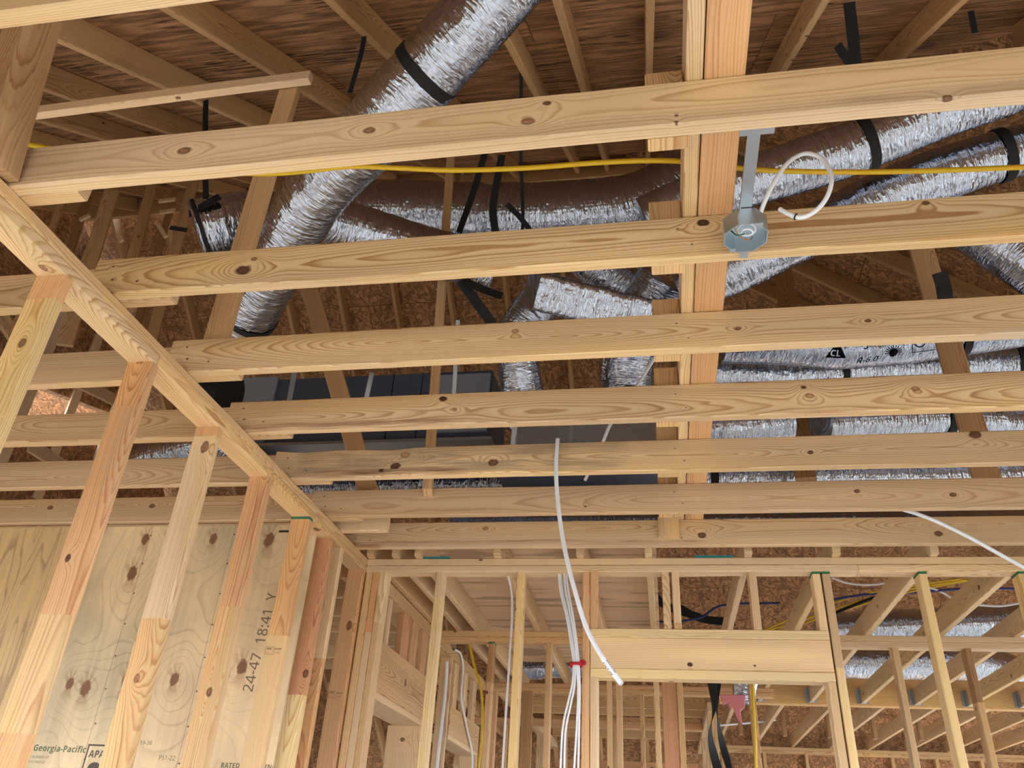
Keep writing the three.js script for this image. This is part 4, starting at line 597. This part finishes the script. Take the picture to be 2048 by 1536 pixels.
// ───────── air handler and plenum ─────────
{
  const t = thing('air_handler', 'dark grey air handler cabinet hung in the attic with a black round collar', 'air handler', [-1.77, 3.66, -4.58]);
  const bx = (n, w, h, d, x, y, z, mat) => { const m = part(t, n, new THREE.BoxGeometry(w, h, d), mat); m.position.set(x, y, z); return m; };
  bx('cabinet', 1.5, 0.5, 0.5, 0.02, 0.27, 0, M.slate); bx('bottom_flange', 1.56, 0.02, 0.56, 0.02, 0.006, 0.01, M.galv); bx('cabinet_end', 0.5, 0.5, 0.46, -0.99, 0.29, 0.03, M.slateLight); bx('corner_post', 0.04, 0.5, 0.02, -0.74, 0.28, 0.262, M.slateLight); bx('service_panel', 0.36, 0.42, 0.02, 0.58, 0.28, 0.258, M.slateLight);
  const c = part(t, 'collar', new THREE.CylinderGeometry(0.13, 0.14, 0.2, 32), M.black); const P = [-2.384, 3.586, -3.497]; c.position.set(P[0] + 1.77, P[1] - 3.66, P[2] + 4.58); c.rotation.set(0.3, 0, 1.25); c.userData.label = 'black round duct collar';
  for (const x of [0.1, 0.3]) bx('seam', 0.004, 0.5, 0.006, x, 0.27, 0.252, M.black);
}
{
  const t = thing('supply_plenum', 'bare sheet metal plenum box under the two dropping ducts', 'plenum', [-0.3, 3.38, -4.28]);
  const bx = (n, w, h, d, x, y, z, mat) => { const m = part(t, n, new THREE.BoxGeometry(w, h, d), mat); m.position.set(x, y, z); return m; };
  bx('plenum_box', 0.92, 0.19, 0.5, 0, 0.16, 0, M.galv); bx('end_cap', 0.012, 0.2, 0.51, -0.462, 0.16, 0, M.steel); bx('drive_cleat', 0.02, 0.2, 0.006, -0.15, 0.16, 0.253, M.steel); bx('plenum_base', 1.2, 0.05, 0.5, 0.0, 0.025, -0.05, M.slate);
  const c = part(t, 'start_collar', new THREE.CylinderGeometry(0.07, 0.07, 0.1, 28, 1, true), M.steel); c.position.set(0.33, 0.03, 0.28); c.rotation.x = 0.5;
}
ribbon('hanger_strap', 'perforated metal strap at the left end of the air handler', [[-2.066, 3.871, -3.744], [-2.113, 3.691, -3.844]], 0.035, M.galv); ribbon('hanger_strap', 'short metal strap left of the slim post on the air handler', [[-1.617, 3.882, -3.827], [-1.659, 3.741, -3.905]], 0.03, M.galv); ribbon('hanger_strap', 'metal strap at the right end of the air handler', [[-1.102, 4.176, -3.752], [-1.144, 3.793, -3.976]], 0.025, M.galv); ribbon('hanger_strap', 'metal strap by the left dropping duct above the plenum', [[-0.766, 3.614, -3.983], [-0.789, 3.466, -4.068]], 0.03, M.galv);

// ───────── straps hanging in the attic ─────────
ribbon('hanging_strap', 'black strap hanging from the rafter left of the big duct', [[-1.196, 4.687, -2.080], [-1.189, 4.506, -2.108], [-1.237, 4.282, -2.176]], 0.022, M.strap);
ribbon('hanging_strap', 'thin black strap hanging from the rafter right of the big duct', [[-0.605, 5.140, -2.730], [-0.657, 4.869, -3.122], [-0.699, 4.705, -3.511], [-0.720, 4.636, -3.608]], 0.02, M.strap);
ribbon('hanging_strap', 'black strap looping from joist to level duct, left one', [[-0.889, 5.011, -3.227], [-0.978, 4.842, -3.372], [-1.087, 4.655, -3.523]], 0.042, M.strap);
ribbon('hanging_strap', 'black strap looping under the level duct, middle one', [[-0.797, 4.991, -3.258], [-0.840, 4.825, -3.350], [-0.866, 4.725, -3.429], [-0.869, 4.654, -3.567]], 0.045, M.strap);
ribbon('hanging_strap', 'tail of black strap stuck out on the level duct', [[-0.777, 4.732, -3.396], [-0.714, 4.689, -3.458], [-0.655, 4.651, -3.552]], 0.035, M.strap);
ribbon('hanging_strap', 'broad black strap at the upper right beside the strongback', [[0.927, 4.734, -2.335], [0.938, 4.613, -2.411], [0.945, 4.483, -2.491]], 0.05, M.strap); ribbon('hanging_strap', 'black strap tail crossing the broad one at upper right', [[0.865, 4.554, -2.408], [0.924, 4.500, -2.476]], 0.05, M.strap); ribbon('hanging_strap', 'short black strap tail at the far upper right', [[1.657, 5.201, -2.791], [1.673, 5.108, -2.851]], 0.03, M.strap);
ribbon('hanging_strap', 'black strap bent over a duct at the left attic, upper', [[-2.336, 4.937, -2.626], [-2.245, 4.553, -2.640], [-2.170, 4.236, -2.670]], 0.03, M.strap); ribbon('hanging_strap', 'black strap end lying over the rounded left duct', [[-2.230, 4.126, -2.665], [-2.134, 4.160, -2.640], [-2.074, 4.211, -2.645]], 0.05, M.strap); ribbon('hanging_strap', 'black strap end sticking out left of the rounded duct', [[-2.384, 4.129, -2.751], [-2.299, 4.123, -2.772]], 0.025, M.strap);
ribbon('hanging_strap', 'broad black strap under the second joist, left leg', [[-0.956, 4.039, -3.211], [-0.893, 3.983, -3.317], [-0.804, 3.892, -3.450]], 0.055, M.strap); ribbon('hanging_strap', 'broad black strap under the second joist, right leg', [[-0.930, 4.036, -3.218], [-0.842, 4.005, -3.255], [-0.742, 3.979, -3.291]], 0.045, M.strap);
ribbon('hanging_strap', 'black strap nailed to the wide attic post', [[1.538, 4.238, -3.650], [1.556, 4.182, -3.687], [1.568, 4.103, -3.738], [1.731, 4.092, -4.193]], 0.08, M.strap);
ribbon('hanging_strap', 'black strap beside the strongback over the plain joist', [[0.383, 3.629, -4.679], [0.377, 3.508, -4.752]], 0.05, M.strap);
ribbon('hanging_strap', 'left of two black straps dangling below the header', [[0.342, 2.617, -5.999], [0.354, 2.453, -6.102], [0.318, 2.272, -6.205], [0.369, 2.036, -6.359]], 0.06, M.strap, [0, 0, 1], 'strap', 3.6); ribbon('hanging_strap', 'right of two black straps dangling below the header', [[0.393, 2.630, -6.061], [0.371, 2.463, -6.158], [0.391, 2.283, -6.272], [0.456, 2.046, -6.429]], 0.05, M.strap, [0, 0, 1], 'strap', 4.2);
ribbon('hanging_strap', 'black strap spread in a tent shape above the stamped panel', [[-0.233, 3.475, -7.024], [-0.108, 3.594, -6.977], [0.023, 3.452, -7.090], [0.358, 3.385, -7.317]], 0.07, M.strap); ribbon('hanging_strap', 'black strap sagging behind the short cripples', [[0.125, 3.503, -7.317], [0.363, 3.408, -7.422], [0.672, 3.394, -7.493]], 0.07, M.strap);

// ───────── cables ─────────
function cable(name, label, pts, r, mat, o = {}) { const c = new THREE.CatmullRomCurve3(pts.map(V), false, 'centripetal'); const g = new THREE.TubeGeometry(c, Math.max(24, pts.length * 12), r, 10, false); const m = new THREE.Mesh(g, mat); if (o.parts) { const t = thing(name, label, 'cable'); part(t, 'sheath', g, mat); return { t, c }; } put(m, name); tag(m, label, 'cable', o.group); return { t: m, c }; }
cable('yellow_cable', 'yellow cable strung level behind the topmost full joist', [[-1.796, 3.150, -1.352], [-1.431, 3.150, -1.488], [-1.099, 3.150, -1.561], [-0.959, 3.150, -1.565], [-0.834, 3.150, -1.563], [-0.689, 3.150, -1.586], [-0.545, 3.150, -1.611], [-0.327, 3.150, -1.628], [-0.113, 3.150, -1.632], [0.027, 3.150, -1.641], [0.118, 3.150, -1.655], [0.221, 3.150, -1.684], [0.335, 3.150, -1.713], [0.580, 3.150, -1.749], [0.782, 3.150, -1.768], [1.081, 3.150, -1.786], [1.599, 3.150, -1.809]], 0.0075, M.yellow);
{ // the hanging marked cable
  const p = [[-0.395, 2.994, -3.030], [-0.397, 2.865, -3.015], [-0.388, 2.734, -3.000], [-0.368, 2.587, -2.980], [-0.341, 2.454, -2.950], [-0.303, 2.310, -2.920], [-0.255, 2.163, -2.900], [-0.199, 2.061, -2.880], [-0.134, 1.971, -2.860]];
  const { t, c } = cable('white_cable', 'white cable hanging from the weathered joist with handwriting at its end', p, 0.0085, M.white, { parts: true });
  const cv = document.createElement('canvas'); cv.width = 512; cv.height = 128; const x = cv.getContext('2d'); x.fillStyle = '#e8ecf2'; x.fillRect(0, 0, 512, 128); x.fillStyle = '#14161c'; x.font = 'bold 56px sans-serif'; for (const y of [52, 116]) x.fillText('CAN 5.105', 60, y); const tx = new THREE.CanvasTexture(cv); tx.colorSpace = THREE.SRGBColorSpace;
  const pts = []; for (let i = 0; i <= 10; i++) pts.push(c.getPointAt(0.90 + i * 0.0098)); const g = new THREE.TubeGeometry(new THREE.CatmullRomCurve3(pts), 20, 0.0093, 14, false); part(t, 'marked_end', g, new THREE.MeshStandardMaterial({ map: tx, roughness: 0.5 })).userData.label = 'cable end with black handwriting';
}
cable('white_cable', 'white cable slanting down at the right over the lowest joist', [[1.071, 2.901, -3.620], [1.172, 2.884, -3.660], [1.271, 2.855, -3.700], [1.400, 2.802, -3.750], [1.526, 2.741, -3.800], [1.669, 2.667, -3.850]], 0.009, M.white);
const bz = -4.16, bun = [
  [[-0.520, 2.784, -4.170], [-0.507, 2.678, -4.150], [-0.467, 2.527, -4.120], [-0.443, 2.399, -4.110], [-0.427, 2.295, -4.110], [-0.431, 2.207, -4.110], [-0.450, 2.128, -4.120], [-0.476, 2.015, -4.130], [-0.488, 1.799, -4.150]],
  [[-0.513, 2.788, -4.180], [-0.497, 2.678, -4.150], [-0.457, 2.527, -4.120], [-0.433, 2.398, -4.105], [-0.419, 2.294, -4.105], [-0.421, 2.196, -4.110], [-0.440, 2.105, -4.120], [-0.463, 1.993, -4.130], [-0.469, 1.800, -4.150]],
  [[-0.490, 2.784, -4.170], [-0.477, 2.675, -4.140], [-0.443, 2.524, -4.110], [-0.420, 2.397, -4.100], [-0.411, 2.293, -4.100], [-0.403, 2.173, -4.110], [-0.408, 2.038, -4.120], [-0.424, 1.801, -4.150]],
  [[-0.481, 2.787, -4.180], [-0.464, 2.675, -4.140], [-0.432, 2.524, -4.110], [-0.412, 2.397, -4.100], [-0.401, 2.293, -4.100], [-0.396, 2.173, -4.110], [-0.398, 2.038, -4.120], [-0.403, 1.802, -4.150]],
];
bun.forEach((p, i) => cable('white_cable', ['outer left', 'inner left', 'inner right', 'outer right'][i] + ' white cable of the tied bundle beside the orange stud', p, 0.0055, M.white));
{ const g = mergeGeometries([0, 1, 2].map((i) => { const q = new THREE.TorusGeometry(0.026, 0.0045, 8, 24); q.rotateX(Math.PI / 2 + 0.2 * (i - 1)); q.scale(1.1, 1, 0.7); q.translate(0, 0.008 * (i - 1), 0); return q; })); const t = thing('cable_tie', 'red tie knotted round the white cable bundle', 'tie', [-0.414, 2.294, -4.105]); part(t, 'loop', g, M.redtie); const k = new THREE.TorusKnotGeometry(0.009, 0.0042, 60, 8); part(t, 'knot', k, M.redtie).position.set(0.034, 0.006, 0.008); }
cable('white_cable', 'white cable running down beside the bowed stud', [[-0.803, 2.786, -4.200], [-0.786, 2.696, -4.260], [-0.781, 2.580, -4.280], [-0.783, 2.320, -4.280], [-0.786, 2.099, -4.280], [-0.789, 1.800, -4.280]], 0.006, M.white);
cable('white_cable', 'white cable stapled down the hall stud', [[-1.572, 2.699, -6.018], [-1.572, 2.604, -6.041], [-1.572, 2.430, -6.049], [-1.572, 2.223, -6.027], [-1.572, 1.929, -6.002]], 0.011, M.white);
cable('white_cable', 'white cable arching down the left hall wall', [[-1.572, 2.828, -6.198], [-1.572, 2.837, -6.442], [-1.572, 2.744, -6.552], [-1.572, 2.553, -6.552], [-1.572, 2.369, -6.809], [-1.572, 2.181, -7.113], [-1.572, 2.037, -7.168]], 0.009, M.white);
cable('yellow_cable', 'thin yellow cable slanting down the hall past the stud', [[-1.411, 2.832, -6.000], [-1.359, 2.671, -6.000], [-1.294, 2.497, -6.000], [-1.269, 2.261, -6.000], [-1.274, 1.940, -6.000]], 0.009, M.yellow);
cable('yellow_cable', 'yellow cable hanging below the header on the right', [[0.588, 2.595, -5.620], [0.573, 2.409, -5.620], [0.564, 2.202, -5.620], [0.548, 1.974, -5.620]], 0.009, M.yellow);
cable('blue_cable', 'dark blue cable strung level over the hall', [[-1.444, 3.173, -6.253], [-1.011, 3.193, -6.328], [-0.548, 3.243, -6.509], [-0.375, 3.255, -6.655], [-0.116, 3.233, -6.839], [0.049, 3.254, -6.978], [0.348, 3.330, -7.111], [0.530, 3.453, -7.191], [1.047, 3.503, -7.265]], 0.010, M.blue);
cable('white_cable', 'white cable strung level just under the blue one', [[-1.449, 3.165, -6.281], [-1.015, 3.181, -6.358], [-0.548, 3.229, -6.518]], 0.006, M.white);
[[[[0.874, 3.259, -7.260], [1.090, 3.351, -7.247], [1.581, 3.484, -7.027], [1.966, 3.546, -6.948], [2.456, 3.632, -6.993]], 'upper'], [[[0.902, 3.273, -7.316], [1.131, 3.331, -7.267], [1.579, 3.438, -7.054], [2.006, 3.531, -6.965], [2.496, 3.627, -7.004]], 'middle'], [[[0.944, 3.264, -7.330], [1.151, 3.310, -7.284], [1.577, 3.409, -7.072], [2.046, 3.519, -6.980], [2.537, 3.630, -7.011]], 'lower']].forEach(([p, w]) => cable('yellow_cable', w + ' yellow cable of the three slanting up behind the king stud', p, 0.008, M.yellow));
cable('blue_cable', 'blue cable slanting beside the three yellow ones', [[1.415, 3.458, -7.010], [1.734, 3.503, -6.987], [2.086, 3.517, -6.989], [2.493, 3.564, -7.043], [3.143, 3.599, -7.152]], 0.010, M.blue);
cable('black_cable', 'black cable under the yellow ones behind the king stud', [[1.431, 3.358, -7.073], [1.732, 3.467, -7.008], [1.966, 3.529, -6.958]], 0.012, M.black);
cable('white_cable', 'white cable arching behind the king stud top', [[1.324, 3.456, -6.398], [1.491, 3.456, -6.551], [1.711, 3.492, -6.692], [1.939, 3.559, -6.815], [2.290, 3.535, -7.019], [2.389, 3.488, -7.068]], 0.008, M.white);
cable('white_cable', 'white cable end near the right edge above the partition', [[2.629, 3.487, -7.235], [2.814, 3.490, -7.271], [2.980, 3.520, -7.286]], 0.010, M.white);
cable('white_cable', 'white cable crossing behind the torn foil duct', [[0.429, 2.801, -9.468], [0.767, 2.853, -9.623], [1.210, 2.930, -9.784]], 0.012, M.white);
cable('white_cable', 'white cable behind the slats left of the strongback, upper end', [[0.046, 3.761, -3.582], [-0.061, 3.616, -3.648], [-0.207, 3.381, -3.643], [-0.248, 3.302, -3.683], [-0.353, 3.174, -3.858]], 0.009, M.white);
cable('white_conduit', 'white pipe standing between the stamped panel and the cripples', [[-0.087, 3.429, -6.251], [-0.102, 3.260, -6.350], [-0.120, 3.051, -6.474]], 0.016, M.white);

// ───────── octagonal junction box on its bar hanger ─────────
{
  const P = [0.257, 2.828, -1.625], t = thing('junction_box', 'octagonal steel junction box with coiled wires on a bar hanger', 'junction box', P);
  const oct = (r) => { const s = new THREE.Shape(); for (let k = 0; k < 8; k++) { const a = Math.PI / 8 + k * Math.PI / 4; k ? s.lineTo(r * Math.cos(a), r * Math.sin(a)) : s.moveTo(r * Math.cos(a), r * Math.sin(a)); } s.closePath(); return s; };
  const wall = oct(0.058); wall.holes.push(oct(0.0555)); const wg = new THREE.ExtrudeGeometry(wall, { depth: 0.052, bevelEnabled: false }); wg.rotateX(-Math.PI / 2); part(t, 'box_wall', wg, M.steel);
  const bg = new THREE.ExtrudeGeometry(oct(0.057), { depth: 0.002, bevelEnabled: false }); bg.rotateX(-Math.PI / 2); bg.translate(0, 0.05, 0); part(t, 'box_back', bg, M.steel);
  for (const [x, z] of [[0.03, 0.046], [-0.03, -0.046]]) { const e = part(t, 'screw_ear', new THREE.BoxGeometry(0.016, 0.002, 0.014), M.steel); e.position.set(x, 0.002, z); }
  part(t, 'nail_ear', new THREE.BoxGeometry(0.022, 0.002, 0.024), M.steel).position.set(0, 0.001, -0.066);
  const co = []; for (let i = 0; i <= 60; i++) { const a = i / 60 * Math.PI * 3.6, r = 0.012 + 0.014 * i / 60; co.push(new THREE.Vector3(0.006 + r * Math.cos(a), 0.012 + 0.02 * i / 60, 0.004 + r * Math.sin(a))); } part(t, 'coiled_wire', new THREE.TubeGeometry(new THREE.CatmullRomCurve3(co), 90, 0.0028, 8), M.white);
  part(t, 'bare_wire', new THREE.TubeGeometry(new THREE.CatmullRomCurve3([[-0.03, 0.03, 0.02], [-0.015, 0.008, 0.0], [0.01, 0.004, -0.012], [0.02, 0.02, -0.02]].map(V)), 24, 0.0014, 6), M.copper);
  part(t, 'green_wire', new THREE.TubeGeometry(new THREE.CatmullRomCurve3([[-0.035, 0.03, 0.0], [-0.02, 0.006, 0.006], [-0.004, 0.005, 0.012]].map(V)), 20, 0.0022, 6), M.green);
  const b = thing('bar_hanger', 'grey steel bar spanning from the topmost full joist to the junction box', 'bar', [0.257, 2.884, -1.45]);
  part(b, 'bar', new THREE.BoxGeometry(0.03, 0.004, 0.4), M.galv); part(b, 'bar_lip', new THREE.BoxGeometry(0.003, 0.012, 0.4), M.galv).position.set(-0.0135, -0.004, 0);
  part(b, 'end_tab', new THREE.BoxGeometry(0.075, 0.003, 0.035), M.galv).position.set(0, -0.036, 0.165); part(b, 'end_drop', new THREE.BoxGeometry(0.03, 0.036, 0.003), M.galv).position.set(0, -0.018, 0.17);
  const { t: ct, c } = cable('white_cable', 'white cable looping up out of the junction box', [[0.293, 2.877, -1.600], [0.308, 2.908, -1.580], [0.339, 2.961, -1.560], [0.377, 3.010, -1.550], [0.419, 3.032, -1.550], [0.453, 3.012, -1.550], [0.468, 2.964, -1.550], [0.463, 2.913, -1.550], [0.442, 2.871, -1.560], [0.412, 2.846, -1.570], [0.384, 2.840, -1.575], [0.360, 2.858, -1.580], [0.343, 2.886, -1.590]], 0.0058, M.white, { parts: true });
  const tie = part(ct, 'black_tie', new THREE.TorusGeometry(0.0068, 0.002, 8, 20), M.black), Q = c.getPointAt(0.9); tie.position.copy(Q); tie.lookAt(Q.clone().add(c.getTangentAt(0.9))); tie.userData.label = 'black wire tie';
}
const groupText = { ceiling_joist: 'ceiling joists of the near room', lapped_joist: 'lapped joists of the left room', rear_joist: 'joists of the rooms beyond', roof_rafter: 'roof rafters', hip_rafter: 'hip roof rafters', wall_stud: 'wall studs', wall_plate: 'wall plates', cripple_stud: 'cripple studs over headers', flex_duct: 'foil flex ducts in the attic', hanging_strap: 'black hanging straps', duct_strap: 'black straps round ducts', hanger_strap: 'metal hanger straps', white_cable: 'white cables', yellow_cable: 'yellow cables', blue_cable: 'blue cables', scrap_block: 'scrap blocks along the strongback', joist_hanger: 'joist hangers on the deep beam', attic_board: 'leaning boards in the left attic', attic_post: 'posts in the attic', nailer_scrap: 'small lumber scraps in the left attic' };
{ const base = (n) => n.replace(/_\d{3}$/, ''), n = new Map(); scene.children.forEach((o) => n.set(base(o.name), (n.get(base(o.name)) ?? 0) + 1)); scene.children.forEach((o) => { const b = base(o.name); if (o.userData.label && !o.userData.group && n.get(b) > 1) o.userData.group = groupText[b] ?? b.replace(/_/g, ' ') + 's of the house frame'; }); }
renderer.render(scene, camera);
